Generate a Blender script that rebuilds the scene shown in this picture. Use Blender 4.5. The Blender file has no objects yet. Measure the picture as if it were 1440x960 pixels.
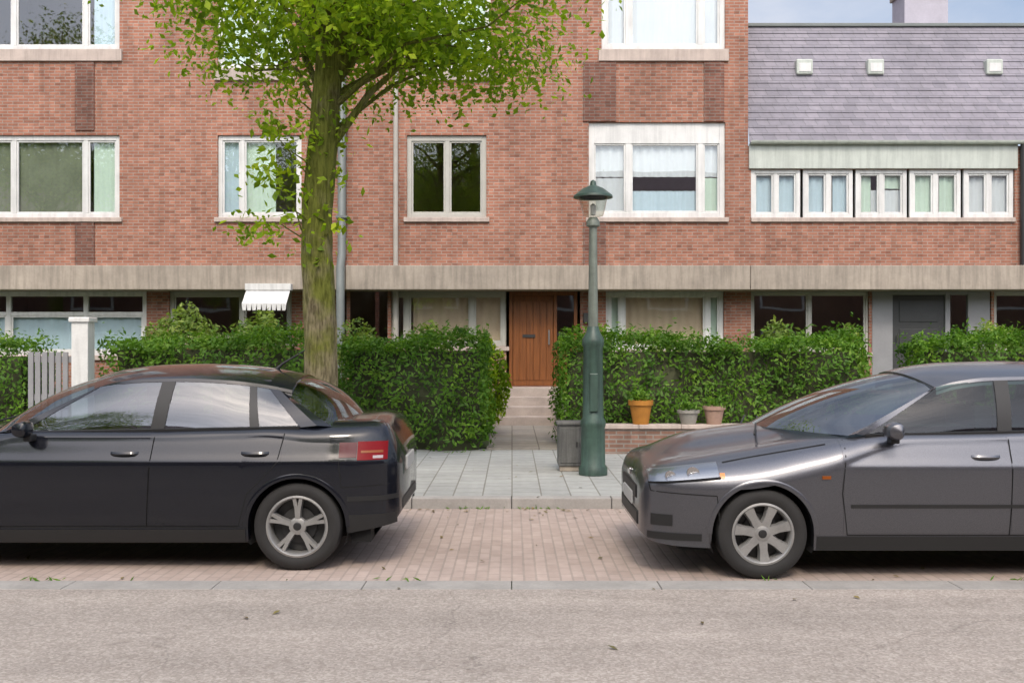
import bpy, bmesh, math, random
import numpy as np
from mathutils import Vector
R = math.radians
random.seed(7)
rng = np.random.default_rng(7)
C = bpy.context.scene
COL = C.collection
F = 1400.0
HZ = 490.0


def wx(px, d):
    return (px - 720.0) / F * d


def wz(py, d):
    return 1.6 + (HZ - py) / F * d


# ------------------------------------------------------------------ materials
def mat(name, col, rough=0.6, metal=0.0, spec=0.5, coat=0.0, ior=None):
    m = bpy.data.materials.new(name)
    m.use_nodes = True
    b = m.node_tree.nodes['Principled BSDF']
    b.inputs['Base Color'].default_value = (*col, 1)
    b.inputs['Roughness'].default_value = rough
    b.inputs['Metallic'].default_value = metal
    b.inputs['Specular IOR Level'].default_value = spec
    b.inputs['Coat Weight'].default_value = coat
    b.inputs['Coat Roughness'].default_value = 0.03
    if ior:
        b.inputs['IOR'].default_value = ior
    return m


def N(m, t, **kw):
    n = m.node_tree.nodes.new(t)
    for k, v in kw.items():
        setattr(n, k, v)
    return n


def L(m, a, b):
    m.node_tree.links.new(a, b)


def mixc(m, fac, a, b, mode='MIX'):
    n = N(m, 'ShaderNodeMix', data_type='RGBA', blend_type=mode)
    for sock, v in ((n.inputs[0], fac), (n.inputs[6], a), (n.inputs[7], b)):
        if hasattr(v, 'is_output'):
            L(m, v, sock)
        elif isinstance(v, (int, float)):
            sock.default_value = v
        else:
            sock.default_value = (*v, 1)
    return n.outputs[2]


def ramp(m, src, stops):
    n = N(m, 'ShaderNodeValToRGB')
    e = n.color_ramp.elements
    while len(e) < len(stops):
        e.new(0.5)
    for k, (p, c) in enumerate(stops):
        e[k].position = p
        e[k].color = (c, c, c, 1) if isinstance(c, (int, float)) else (*c, 1)
    L(m, src, n.inputs[0])
    return n.outputs[0]


def noise(m, vec, scale, detail=4, rough=0.6):
    n = N(m, 'ShaderNodeTexNoise')
    n.inputs['Scale'].default_value = scale
    n.inputs['Detail'].default_value = detail
    n.inputs['Roughness'].default_value = rough
    if vec is not None:
        L(m, vec, n.inputs['Vector'])
    return n.outputs['Fac']


def geopos(m):
    return N(m, 'ShaderNodeNewGeometry').outputs['Position']


def bump(m, h, strength=0.3, dist=0.01):
    b = N(m, 'ShaderNodeBump')
    b.inputs['Strength'].default_value = strength
    b.inputs['Distance'].default_value = dist
    L(m, h, b.inputs['Height'])
    L(m, b.outputs[0], m.node_tree.nodes['Principled BSDF'].inputs['Normal'])


def bsdf(m):
    return m.node_tree.nodes['Principled BSDF']


def weathered(name, col, rough=0.6, var=0.25, scale=3.0, streak=0.0, **kw):
    m = mat(name, col, rough, **kw)
    p = geopos(m)
    n = noise(m, p, scale, 6, 0.65)
    n2 = noise(m, p, scale * 14, 3, 0.6)
    f = ramp(m, n, [(0.3, 1 - var), (0.7, 1 + 0.0)])
    f2 = ramp(m, n2, [(0.3, 1 - var * 0.4), (0.7, 1.0)])
    c = mixc(m, 1.0, col, f, 'MULTIPLY')
    c = mixc(m, 1.0, c, f2, 'MULTIPLY')
    if streak:
        mp = N(m, 'ShaderNodeMapping')
        mp.inputs['Scale'].default_value = (7, 7, .5)
        L(m, p, mp.inputs[0])
        c = mixc(m, 1.0, c, ramp(m, noise(m, mp.outputs[0], 1.5, 5, .65), [(.38, 1 - streak), (.56, 1.0)]), 'MULTIPLY')
    L(m, c, bsdf(m).inputs['Base Color'])
    bump(m, n2, 0.15, 0.004)
    return m


def brickmat(name, c1, c2, mortar, bw=0.21, bh=0.0625, plane='wall', mort=0.011, rough=0.85, var=0.3, off=0.5):
    m = mat(name, c1, rough, spec=0.25)
    p = geopos(m)
    sx = N(m, 'ShaderNodeSeparateXYZ')
    L(m, p, sx.inputs[0])
    cx = N(m, 'ShaderNodeCombineXYZ')
    if plane == 'wall':
        ad = N(m, 'ShaderNodeMath', operation='ADD')
        L(m, sx.outputs[0], ad.inputs[0])
        L(m, sx.outputs[1], ad.inputs[1])
        L(m, ad.outputs[0], cx.inputs[0])
        L(m, sx.outputs[2], cx.inputs[1])
    else:
        L(m, sx.outputs[1], cx.inputs[0])
        L(m, sx.outputs[0], cx.inputs[1])
    b = N(m, 'ShaderNodeTexBrick')
    b.offset = off
    L(m, cx.outputs[0], b.inputs['Vector'])
    b.inputs['Color1'].default_value = (*c1, 1)
    b.inputs['Color2'].default_value = (*c2, 1)
    b.inputs['Mortar'].default_value = (*mortar, 1)
    b.inputs['Scale'].default_value = 1.0
    b.inputs['Brick Width'].default_value = bw
    b.inputs['Row Height'].default_value = bh
    b.inputs['Mortar Size'].default_value = mort
    b.inputs['Mortar Smooth'].default_value = 0.2
    b.inputs['Bias'].default_value = -0.1
    n = noise(m, p, 0.55, 6, 0.6)
    f = ramp(m, n, [(0.3, 1 - var), (0.68, 1.0)])
    c = mixc(m, 1.0, b.outputs['Color'], f, 'MULTIPLY')
    n2 = noise(m, p, 9.0, 3, 0.6)
    f2 = ramp(m, n2, [(0.3, 0.85), (0.7, 1.0)])
    c = mixc(m, 1.0, c, f2, 'MULTIPLY')
    if plane == 'wall' and bw < .22:
        mp_ = N(m, 'ShaderNodeMapping')
        mp_.inputs['Scale'].default_value = (2.2, 2.2, .22)
        L(m, p, mp_.inputs[0])
        st_ = ramp(m, noise(m, mp_.outputs[0], 1.6, 5, .6), [(.36, .80), (.56, 1.0)])
        c = mixc(m, 1.0, c, st_, 'MULTIPLY')
        # tone of the single brick
        fl = N(m, 'ShaderNodeVectorMath', operation='SNAP')
        fl.inputs[1].default_value = (bw * .5, bh, 1)
        L(m, cx.outputs[0], fl.inputs[0])
        wn_ = N(m, 'ShaderNodeTexWhiteNoise', noise_dimensions='2D')
        L(m, fl.outputs[0], wn_.inputs[0])
        c = mixc(m, 1.0, c, ramp(m, wn_.outputs[0], [(0, .72), (.15, .9), (.85, 1.04), (1, 1.18)]), 'MULTIPLY')
    L(m, c, bsdf(m).inputs['Base Color'])
    iv = N(m, 'ShaderNodeMath', operation='SUBTRACT')
    iv.inputs[0].default_value = 1.0
    L(m, b.outputs['Fac'], iv.inputs[1])
    bump(m, iv.outputs[0], 0.5, 0.006)
    return m


def glassmat(name, tint, ior=1.9, thru=0.9):
    m = bpy.data.materials.new(name)
    m.use_nodes = True
    nt = m.node_tree
    nt.nodes.clear()
    out = nt.nodes.new('ShaderNodeOutputMaterial')
    tr = nt.nodes.new('ShaderNodeBsdfTransparent')
    tr.inputs[0].default_value = (*[t * thru for t in tint], 1)
    gl = nt.nodes.new('ShaderNodeBsdfGlossy')
    gl.inputs['Roughness'].default_value = 0.015
    gl.inputs[0].default_value = (0.95, 0.97, 1, 1)
    geo = nt.nodes.new('ShaderNodeNewGeometry')
    f0 = ((ior - 1) / (ior + 1)) ** 2
    dt = nt.nodes.new('ShaderNodeVectorMath')
    dt.operation = 'DOT_PRODUCT'
    nt.links.new(geo.outputs['Normal'], dt.inputs[0])
    nt.links.new(geo.outputs['Incoming'], dt.inputs[1])
    prev = dt.outputs['Value']
    for op, v in (('ABSOLUTE', None), ('SUBTRACT', 1.0), ('POWER', 5.0), ('MULTIPLY', 1 - f0), ('ADD', f0)):
        q = nt.nodes.new('ShaderNodeMath')
        q.operation = op
        if op == 'SUBTRACT':
            q.inputs[0].default_value = v
            nt.links.new(prev, q.inputs[1])
        else:
            nt.links.new(prev, q.inputs[0])
            if v is not None:
                q.inputs[1].default_value = v
        prev = q.outputs[0]
    fr = prev
    nz = nt.nodes.new('ShaderNodeTexNoise')
    nz.inputs['Scale'].default_value = 0.7
    bp = nt.nodes.new('ShaderNodeBump')
    bp.inputs['Strength'].default_value = 0.06
    bp.inputs['Distance'].default_value = 0.05
    nt.links.new(geo.outputs['Position'], nz.inputs['Vector'])
    nt.links.new(nz.outputs['Fac'], bp.inputs['Height'])
    nt.links.new(bp.outputs[0], gl.inputs['Normal'])
    mx = nt.nodes.new('ShaderNodeMixShader')
    nt.links.new(fr, mx.inputs[0])
    nt.links.new(tr.outputs[0], mx.inputs[1])
    nt.links.new(gl.outputs[0], mx.inputs[2])
    nt.links.new(mx.outputs[0], out.inputs[0])
    return m


def leafmat(name, ca, cb, cc, trans=0.35):
    m = mat(name, ca, 0.55, spec=0.3)
    nt = m.node_tree
    g = N(m, 'ShaderNodeNewGeometry')
    cr = N(m, 'ShaderNodeValToRGB')
    e = cr.color_ramp.elements
    e.new(0.5)
    for k, c in enumerate((ca, cb, cc)):
        e[k].position = k * 0.5
        e[k].color = (*c, 1)
    L(m, g.outputs['Random Per Island'], cr.inputs[0])
    pt = noise(m, g.outputs['Position'], 2.3, 4, .65)
    pc = ramp(m, pt, [(.34, (.52, .58, .6)), (.5, (1, 1, 1)), (.66, (1.45, 1.27, 1.0))])
    lc = mixc(m, 1.0, cr.outputs[0], pc, 'MULTIPLY')
    L(m, lc, bsdf(m).inputs['Base Color'])
    t = N(m, 'ShaderNodeBsdfTranslucent')
    br = mixc(m, 1.0, lc, (1.25, 1.35, 0.7), 'MULTIPLY')
    L(m, br, t.inputs[0])
    mx = N(m, 'ShaderNodeMixShader')
    mx.inputs[0].default_value = trans
    L(m, bsdf(m).outputs[0], mx.inputs[1])
    L(m, t.outputs[0], mx.inputs[2])
    L(m, mx.outputs[0], nt.nodes['Material Output'].inputs[0])
    return m


M = {}
M['brick'] = brickmat('red_brick', (0.455, 0.20, 0.13), (0.36, 0.145, 0.094), (0.41, 0.30, 0.24))
M['dark_brick'] = brickmat('brown_brick', (0.26, 0.11, 0.075), (0.20, 0.085, 0.06), (0.24, 0.18, 0.15))
M['wall_brick'] = brickmat('garden_wall_brick', (0.34, 0.19, 0.14), (0.26, 0.15, 0.11), (0.33, 0.29, 0.25))
M['bay'] = brickmat('bay_clinker', (0.475, 0.38, 0.325), (0.41, 0.325, 0.275), (0.37, 0.305, 0.26), 0.205, 0.085, 'floor', 0.008, 0.85, 0.25)
M['slab'] = brickmat('pavement_slab', (0.41, 0.415, 0.385), (0.365, 0.37, 0.345), (0.24, 0.23, 0.2), 0.3, 0.3, 'floor', 0.008, 0.85, 0.25)
M['pathslab'] = brickmat('path_slab', (0.36, 0.33, 0.28), (0.30, 0.27, 0.23), (0.18, 0.16, 0.13), 0.4, 0.4, 'floor', 0.01, 0.85, 0.3)
M['concrete'] = weathered('pale_concrete', (0.43, 0.37, 0.30), 0.85, 0.28, 1.6, .25)
M['sillstone'] = weathered('sill_stone', (0.53, 0.44, 0.38), 0.8, 0.2, 4, .18)
M['render'] = weathered('lilac_grey_render', (0.46, 0.44, 0.49), 0.85, 0.2, 2)
M['kerb'] = weathered('kerb_stone', (0.36, 0.34, 0.31), 0.85, 0.3, 3)
M['step'] = weathered('step_stone', (0.42, 0.35, 0.30), 0.85, 0.3, 3)
M['white'] = weathered('white_paint', (0.72, 0.72, 0.69), 0.4, 0.16, 2.5, .14)
M['greenwhite'] = weathered('pale_green_paint', (0.52, 0.56, 0.50), 0.45, 0.16, 2.5, .16)
M['cream'] = weathered('dull_cream_paint', (0.46, 0.45, 0.40), 0.5, 0.15, 2.5)
M['greypaint'] = weathered('grey_paint', (0.28, 0.28, 0.285), 0.45, 0.15, 3)
M['darkdoor'] = weathered('charcoal_paint', (0.055, 0.057, 0.055), 0.4, 0.2, 3)
M['pipegrey'] = weathered('grey_pipe', (0.17, 0.19, 0.18), 0.5, 0.2, 4)
M['pipepale'] = weathered('pale_pipe', (0.45, 0.42, 0.37), 0.5, 0.2, 4)
M['curtain'] = weathered('net_curtain', (0.66, 0.68, 0.71), 0.9, 0.08, 2)  # net curtains, and the sky reflection painted in one wide window
M['curtaingreen'] = weathered('pale_green_curtain', (0.60, 0.72, 0.62), 0.9, 0.1, 2)
M['curtainblue'] = weathered('pale_blue_curtain', (0.54, 0.66, 0.74), 0.9, 0.1, 2)
M['beige'] = weathered('beige_curtain', (0.66, 0.50, 0.36), 0.9, 0.15, 3)  # painted reflection of the warm street, on sheets behind the panes
M['olivenet'] = weathered('olive_net_curtain', (0.22, 0.24, 0.17), 0.9, 0.3, 2)  # painted tree reflection, an olive sheet behind the glass
M['interior'] = weathered('room_plaster', (0.42, 0.34, 0.27), 0.9, 0.2, 2)
M['glass'] = glassmat('window_glass', (0.93, 0.97, 0.95), 2.1, 0.97)
M['carglass'] = glassmat('tinted_car_glass', (0.42, 0.50, 0.52), 2.05)
M['screenglass'] = glassmat('reflective_windscreen_glass', (0.34, 0.42, 0.44), 2.7)
M['carglass_clear'] = glassmat('green_car_glass', (0.34, 0.46, 0.44), 1.5)
M['headglass'] = glassmat('headlight_glass', (0.95, 0.97, 1.0), 2.1)
M['lampglass'] = glassmat('lamp_glass', (0.9, 0.9, 0.85), 1.5)
M['fadedgreen'] = weathered('faded_green_paint', (0.20, 0.23, 0.19), 0.5, 0.35, 6, .3)
M['green'] = weathered('green_iron_paint', (0.06, 0.112, 0.085), 0.45, 0.42, 6, .35)
M['cabinet'] = weathered('grey_cabinet_paint', (0.16, 0.16, 0.15), 0.55, 0.4, 4, .4)
M['pot'] = weathered('orange_clay', (0.46, 0.19, 0.025), 0.75, 0.25, 7)
M['pot2'] = weathered('pale_clay', (0.42, 0.27, 0.20), 0.8, 0.25, 7)
M['pot3'] = weathered('grey_stone_pot', (0.33, 0.31, 0.27), 0.8, 0.25, 7)
M['soil'] = weathered('dark_soil', (0.06, 0.045, 0.03), 0.95, 0.3, 5)
M['grass'] = weathered('short_grass', (0.07, 0.10, 0.03), 0.9, 0.4, 5)
M['twig'] = weathered('hedge_twigs', (0.05, 0.055, 0.022), 0.9, 0.3, 8)
M['leaf'] = leafmat('hedge_leaf', (0.06, 0.15, 0.012), (0.088, 0.20, 0.016), (0.14, 0.255, 0.03), 0.38)
M['shrubleaf'] = leafmat('shrub_leaf', (0.12, 0.20, 0.035), (0.17, 0.25, 0.05), (0.24, 0.32, 0.085), 0.4)
M['treeleaf'] = leafmat('tree_leaf', (0.15, 0.25, 0.010), (0.22, 0.34, 0.014), (0.34, 0.44, 0.025), 0.55)
M['deadleaf'] = leafmat('dry_leaf', (0.20, 0.13, 0.05), (0.16, 0.14, 0.05), (0.10, 0.07, 0.03), 0.1)
M['iron'] = mat('dark_iron', (0.03, 0.03, 0.03), 0.5)

m = mat('mossy_bark', (0.10, 0.09, 0.045), 0.9, spec=0.2)
p = geopos(m)
mp = N(m, 'ShaderNodeMapping')
mp.inputs['Scale'].default_value = (15, 15, 2.6)
L(m, p, mp.inputs[0])
n1 = noise(m, mp.outputs[0], 2.2, 6, 0.7)
n2 = noise(m, p, 2.0, 5, 0.6)
c1 = ramp(m, n1, [(0.35, (0.05, 0.04, 0.02)), (0.65, (0.16, 0.13, 0.075))])
sz = N(m, 'ShaderNodeSeparateXYZ')
L(m, p, sz.inputs[0])
hm = N(m, 'ShaderNodeMapRange')
hm.inputs['From Min'].default_value = 1.0
hm.inputs['From Max'].default_value = 3.2
hm.inputs['To Min'].default_value = -.10
hm.inputs['To Max'].default_value = .16
L(m, sz.outputs[2], hm.inputs['Value'])
ad = N(m, 'ShaderNodeMath', operation='ADD')
L(m, n2, ad.inputs[0])
L(m, hm.outputs[0], ad.inputs[1])
c1 = ramp(m, n1, [(0.36, (0.07, 0.055, 0.03)), (0.6, (0.27, 0.23, 0.14))])
moss = mixc(m, 1.0, (0.15, 0.17, 0.02), ramp(m, n1, [(.35, .45), (.6, 1.0)]), 'MULTIPLY')
c = mixc(m, ramp(m, ad.outputs[0], [(0.40, 0.05), (0.60, 0.9)]), c1, moss)
L(m, c, bsdf(m).inputs['Base Color'])
bump(m, n1, 1.0, 0.04)
M['bark'] = m

m = mat('weathered_asphalt', (0.4, 0.36, 0.33), 0.9, spec=0.25)
p = geopos(m)
n1 = noise(m, p, 0.5, 6, 0.6)
n2 = noise(m, p, 60, 3, 0.7)
n3 = noise(m, p, 4, 5, 0.6)
vo = N(m, 'ShaderNodeTexVoronoi', feature='F1')
vo.inputs['Scale'].default_value = 75
L(m, p, vo.inputs['Vector'])
cc = N(m, 'ShaderNodeSeparateColor')
L(m, vo.outputs['Color'], cc.inputs[0])
agg = ramp(m, cc.outputs[0], [(0.0, (0.325, 0.28, 0.24)), (0.55, (0.40, 0.35, 0.305)), (1.0, (0.50, 0.445, 0.39))])
c = mixc(m, 1.0, agg, ramp(m, n1, [(0.3, 0.84), (0.7, 1.0)]), 'MULTIPLY')
c = mixc(m, 1.0, c, ramp(m, n3, [(0.3, 0.9), (0.7, 1.0)]), 'MULTIPLY')
c = mixc(m, 1.0, c, ramp(m, n2, [(0.3, 0.88), (0.65, 1.0)]), 'MULTIPLY')
vc = N(m, 'ShaderNodeTexVoronoi', feature='DISTANCE_TO_EDGE')
vc.inputs['Scale'].default_value = 0.42
wn = N(m, 'ShaderNodeTexNoise')
wn.inputs['Scale'].default_value = 2.5
wn.inputs['Detail'].default_value = 6
L(m, p, wn.inputs['Vector'])
vm = N(m, 'ShaderNodeVectorMath', operation='MULTIPLY_ADD')
vm.inputs[1].default_value = (0.5, 0.5, 0)
L(m, wn.outputs['Color'], vm.inputs[0])
L(m, p, vm.inputs[2])
L(m, vm.outputs[0], vc.inputs['Vector'])
ck = ramp(m, vc.outputs['Distance'], [(0.0, 0.55), (0.0035, 1.0)])
c = mixc(m, 0.45, c, ck, 'MULTIPLY')
mq = N(m, 'ShaderNodeMapping')
mq.inputs['Scale'].default_value = (.12, 1.5, 1)
L(m, p, mq.inputs[0])
c = mixc(m, 1.0, c, ramp(m, noise(m, mq.outputs[0], 1.3, 5, .6), [(.35, .80), (.62, 1.0)]), 'MULTIPLY')
c = mixc(m, 1.0, c, ramp(m, noise(m, p, 1.7, 6, .75), [(.29, .66), (.37, 1.0)]), 'MULTIPLY')
L(m, c, bsdf(m).inputs['Base Color'])
bump(m, vo.outputs['Distance'], 0.35, 0.004)
M['asphalt'] = m

m = brickmat('grey_slate', (0.30, 0.28, 0.315), (0.245, 0.232, 0.265), (0.17, 0.165, 0.18), 0.24, 0.1643, 'wall', 0.005, 0.6, 0.3)
M['slate'] = m
M['rooftile'] = weathered('dark_roof_tile', (0.44, 0.32, 0.34), 0.7, 0.3, 2)

m = mat('brown_wood', (0.2, 0.085, 0.03), 0.45, spec=0.5)
p = geopos(m)
mp = N(m, 'ShaderNodeMapping')
mp.inputs['Scale'].default_value = (14, 14, 0.8)
L(m, p, mp.inputs[0])
n1 = noise(m, mp.outputs[0], 2.5, 6, 0.65)
L(m, ramp(m, n1, [(0.3, (0.12, 0.038, 0.008)), (0.7, (0.24, 0.08, 0.018))]), bsdf(m).inputs['Base Color'])
M['wood'] = m


def paint(name, col, metal, cior, spec=.5, cr=(.03, .11)):
    m = mat(name, col, 0.46, metal=metal, coat=1.0, spec=spec)
    bsdf(m).inputs['Coat IOR'].default_value = cior
    p = geopos(m)
    v = N(m, 'ShaderNodeTexVoronoi')
    v.inputs['Scale'].default_value = 900
    L(m, p, v.inputs['Vector'])
    sc = N(m, 'ShaderNodeSeparateColor')
    L(m, v.outputs['Color'], sc.inputs[0])
    fl = ramp(m, sc.outputs[0], [(0, 0.7), (1, 1.3)])
    L(m, mixc(m, 1.0, col, fl, 'MULTIPLY'), bsdf(m).inputs['Base Color'])
    d = noise(m, p, 5, 5, 0.6)
    L(m, ramp(m, d, [(0.35, cr[0]), (0.75, cr[1])]), bsdf(m).inputs['Coat Roughness'])
    return m


M['navy'] = paint('navy_black_paint', (0.004, 0.005, 0.009), 0.0, 1.5, .1, (.05, .15))
M['gunmetal'] = paint('dark_grey_metallic_paint', (0.088, 0.09, 0.103), 0.8, 1.65, .5, (.12, .24))
M['black'] = mat('black_plastic', (0.012, 0.012, 0.012), 0.55)
M['gap'] = mat('panel_gap', (0.004, 0.004, 0.004), 0.9)
M['rubber'] = weathered('tyre_rubber', (0.022, 0.021, 0.02), 0.8, 0.3, 6)
M['alloy'] = weathered('dusty_alloy', (0.37, 0.365, 0.35), 0.42, 0.25, 8, metal=0.55)
M['seat'] = mat('dark_seat_cloth', (0.03, 0.03, 0.032), 0.9)
M['redlens'] = mat('red_lens', (0.17, 0.006, 0.009), 0.35, spec=.08, coat=.05)
M['redlens_dark'] = mat('dark_red_lens', (0.07, 0.006, 0.012), 0.25, spec=.15, coat=.2)
M['clearlens'] = mat('clear_lens', (0.33, 0.36, 0.38), 0.12, metal=0.35, coat=1)
M['chrome'] = mat('chrome', (0.6, 0.6, 0.6), 0.15, metal=1)
M['amber'] = mat('amber_lens', (0.6, 0.2, 0.02), 0.2, coat=1)
M['amber_dark'] = mat('amber_strip', (0.22, 0.06, 0.01), 0.3, spec=.2, coat=.2)
M['greylens'] = mat('grey_lens', (0.35, 0.3, 0.3), 0.3)
M['lamphousing'] = mat('lamp_housing', (0.20, 0.21, 0.225), 0.3, metal=.6)
M['plate'] = mat('plate_white', (0.42, 0.42, 0.40), 0.4)


def interp(pts):
    xs = [p[0] for p in pts]
    ys = [p[1] for p in pts]
    n = len(xs)
    d = [(ys[i + 1] - ys[i]) / (xs[i + 1] - xs[i]) for i in range(n - 1)]
    mm = [d[0]] + [0 if d[i - 1] * d[i] <= 0 else 2 * d[i - 1] * d[i] / (d[i - 1] + d[i]) for i in range(1, n - 1)] + [d[-1]]

    def f(x):
        if x <= xs[0]:
            return ys[0]
        if x >= xs[-1]:
            return ys[-1]
        i = 0
        while x > xs[i + 1]:
            i += 1
        h = xs[i + 1] - xs[i]
        t = (x - xs[i]) / h
        return (1 + 2 * t) * (1 - t) ** 2 * ys[i] + t * (1 - t) ** 2 * h * mm[i] + t * t * (3 - 2 * t) * ys[i + 1] + t * t * (t - 1) * h * mm[i + 1]
    return f



# ------------------------------------------------------------------ mesh helpers
class MB:
    def __init__(s):
        s.v, s.f = [], []

    def add(s, vs, fs):
        o = len(s.v)
        s.v += [tuple(v) for v in vs]
        s.f += [tuple(i + o for i in f) for f in fs]

    def box(s, a, b):
        x0, x1 = sorted((a[0], b[0])); y0, y1 = sorted((a[1], b[1])); z0, z1 = sorted((a[2], b[2]))
        s.add([(x, y, z) for x in (x0, x1) for y in (y0, y1) for z in (z0, z1)],
              [(0, 1, 3, 2), (4, 6, 7, 5), (0, 4, 5, 1), (2, 3, 7, 6), (0, 2, 6, 4), (1, 5, 7, 3)])
        return s

    def quad(s, a, b, c, d):
        s.add([a, b, c, d], [(0, 1, 2, 3)])
        return s

    def grid(s, rows, closed=False):
        n = len(rows[0])
        vs = [p for r in rows for p in r]
        fs = []
        for i in range(len(rows) - 1):
            for j in range(n if closed else n - 1):
                k = (j + 1) % n
                fs.append((i * n + j, (i + 1) * n + j, (i + 1) * n + k, i * n + k))
        s.add(vs, fs)
        return s

    def tube(s, pts, rad, seg=10, cap=True):
        pts = [Vector(p) for p in pts]
        rads = rad if isinstance(rad, (list, tuple)) else [rad] * len(pts)
        rows = []
        up = None
        for i, p in enumerate(pts):
            t = (pts[min(i + 1, len(pts) - 1)] - pts[max(i - 1, 0)]).normalized()
            if up is None:
                up = Vector((1, 0, 0)) if abs(t.x) < 0.8 else Vector((0, 1, 0))
            a = (up - t * up.dot(t)).normalized()
            up = a
            b = t.cross(a)
            rows.append([tuple(p + (a * math.cos(q) + b * math.sin(q)) * rads[i]) for q in [2 * math.pi * k / seg for k in range(seg)]])
        o = len(s.v)
        s.grid(rows, True)
        if cap:
            s.f.append(tuple(o + k for k in range(seg)))
            e = o + (len(rows) - 1) * seg
            s.f.append(tuple(e + seg - 1 - k for k in range(seg)))
        return s

    def lathe(s, prof, c=(0, 0, 0), seg=32, axis='z'):
        rows = []
        for r, h in prof:
            row = []
            for k in range(seg):
                q = 2 * math.pi * k / seg
                a, b = r * math.cos(q), r * math.sin(q)
                if axis == 'z':
                    row.append((c[0] + a, c[1] + b, c[2] + h))
                else:
                    row.append((c[0] + a, c[1] + h, c[2] + b))
            rows.append(row)
        s.grid(rows, True)
        return s

    def build(s, name, m, parent=None, smooth=False, bevel=0.0, angle=35):
        me = bpy.data.meshes.new(name)
        me.from_pydata(s.v, [], s.f)
        bm = bmesh.new()
        bm.from_mesh(me)
        bmesh.ops.recalc_face_normals(bm, faces=bm.faces)
        if smooth:
            for f in bm.faces:
                f.smooth = True
            for e in bm.edges:
                if len(e.link_faces) == 2 and e.calc_face_angle(0) > R(angle):
                    e.smooth = False
        bm.to_mesh(me)
        bm.free()
        me.materials.append(m)
        o = bpy.data.objects.new(name, me)
        COL.objects.link(o)
        if parent:
            o.parent = parent
            pm = Vector((0, 0, 0))
            q = parent
            while q:
                pm += q.location
                q = q.parent
            if s.local is False:
                me.transform(__import__('mathutils').Matrix.Translation(-pm))
        if bevel:
            md = o.modifiers.new('bevel', 'BEVEL')
            md.width = bevel
            md.segments = 2
            md.limit_method = 'ANGLE'
        return o
    local = False     # coordinates given in world space; converted for the parent


def thing(name, label, cat, loc, group=None):
    o = bpy.data.objects.new(name, None)
    COL.objects.link(o)
    o.location = loc
    o.empty_display_size = 0.2
    tag(o, label, cat, group)
    return o


def tag(o, label, cat, group=None):
    o['label'] = label
    o['category'] = cat
    if group:
        o['group'] = group
    return o


def struct(o, kind='structure'):
    o['kind'] = kind
    return o


def leaves(pts, nrm, size, name, m, parent=None, spread=0.9, aspect=0.6):
    n = len(pts)
    r = rng.normal(size=(n, 3))
    d = nrm * (1 - spread * 0.5) + r * spread * 0.6
    d /= np.linalg.norm(d, axis=1)[:, None] + 1e-9
    a = np.cross(d, rng.normal(size=(n, 3)))
    a /= np.linalg.norm(a, axis=1)[:, None] + 1e-9
    b = np.cross(d, a)
    s = size * rng.uniform(0.55, 1.3, size=(n, 1))
    w = s * aspect
    v = np.empty((n, 4, 3))
    v[:, 0] = pts - a * s
    v[:, 1] = pts + b * w * 0.7 + d * w * 0.15 - a * s * 0.1
    v[:, 2] = pts + a * s
    v[:, 3] = pts - b * w * 0.7 + d * w * 0.15 - a * s * 0.1
    if parent:
        v -= np.array(parent.location)
    me = bpy.data.meshes.new(name)
    me.vertices.add(n * 4)
    me.vertices.foreach_set('co', v.reshape(-1).astype(np.float32))
    me.loops.add(n * 4)
    me.loops.foreach_set('vertex_index', np.arange(n * 4, dtype=np.int32))
    me.polygons.add(n)
    me.polygons.foreach_set('loop_start', np.arange(0, n * 4, 4, dtype=np.int32))
    me.update(calc_edges=True)
    me.materials.append(m)
    o = bpy.data.objects.new(name, me)
    COL.objects.link(o)
    if parent:
        o.parent = parent
    return o


# ------------------------------------------------------------------ ground
KY = 9.95         # kerb line
HY = 14.4         # back of the pavement
PZ = 0.11


def sheet(name, x0, x1, y0, y1, z, m):
    return struct(MB().quad((x0, y0, z), (x1, y0, z), (x1, y1, z), (x0, y1, z)).build(name, m))


sheet('ground', -400, 400, -400, 400, -0.03, M['grass'])
sheet('road', -120, 120, -6.5, 6.62, 0.0, M['asphalt'])
sheet('parking_bay', -120, 120, 6.86, KY, 0.0, M['bay'])
k = MB()
x = -30.0
while x < 30:
    k.box((x, 6.62, -0.1), (x + 0.995, 6.86, 0.004))
    x += 1.0
struct(k.build('gutter', M['kerb'], bevel=0.006))
k = MB()
x = -30.0
while x < 30:
    k.box((x, KY, -0.1), (x + 0.994, KY + 0.15, PZ))
    x += 1.0
struct(k.build('kerb', M['kerb'], bevel=0.012))
sheet('pavement', -120, 120, KY + 0.15, HY + 0.5, PZ - 0.004, M['slab'])
sheet('far_pavement', -120, 120, -9.5, -6.5, 0.05, M['slab'])

HF = 20.0         # house front
# raised front gardens
g = MB()
for a, b in ((-60, wx(688, 15.5)), (wx(795, 15.5), 60)):
    g.quad((a, HY + 0.5, 0.12), (b, HY + 0.5, 0.12), (b, HF + 0.9, 0.72), (a, HF + 0.9, 0.72))
struct(g.build('front_garden', M['grass']))
g = MB()
g.box((wx(686, 15.5), HY + 0.3, -0.1), (wx(797, 15.5), 19.0, 0.135))
struct(g.build('garden_path', M['pathslab']))
st = MB()
px0, px1 = wx(690, 18), wx(800, 18)
for i in range(4):
    st.box((px0, 19.0 + i * 0.3, -0.05), (px1, 21.2 if i == 3 else 19.002 + (i + 1) * 0.3, 0.30 + i * 0.175))
t = thing('front_steps', 'worn stone front steps climbing to the brown wooden door', 'steps', (0.2, 19.0, 0))
st.build('tread', M['step'], t, bevel=0.015)

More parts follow.
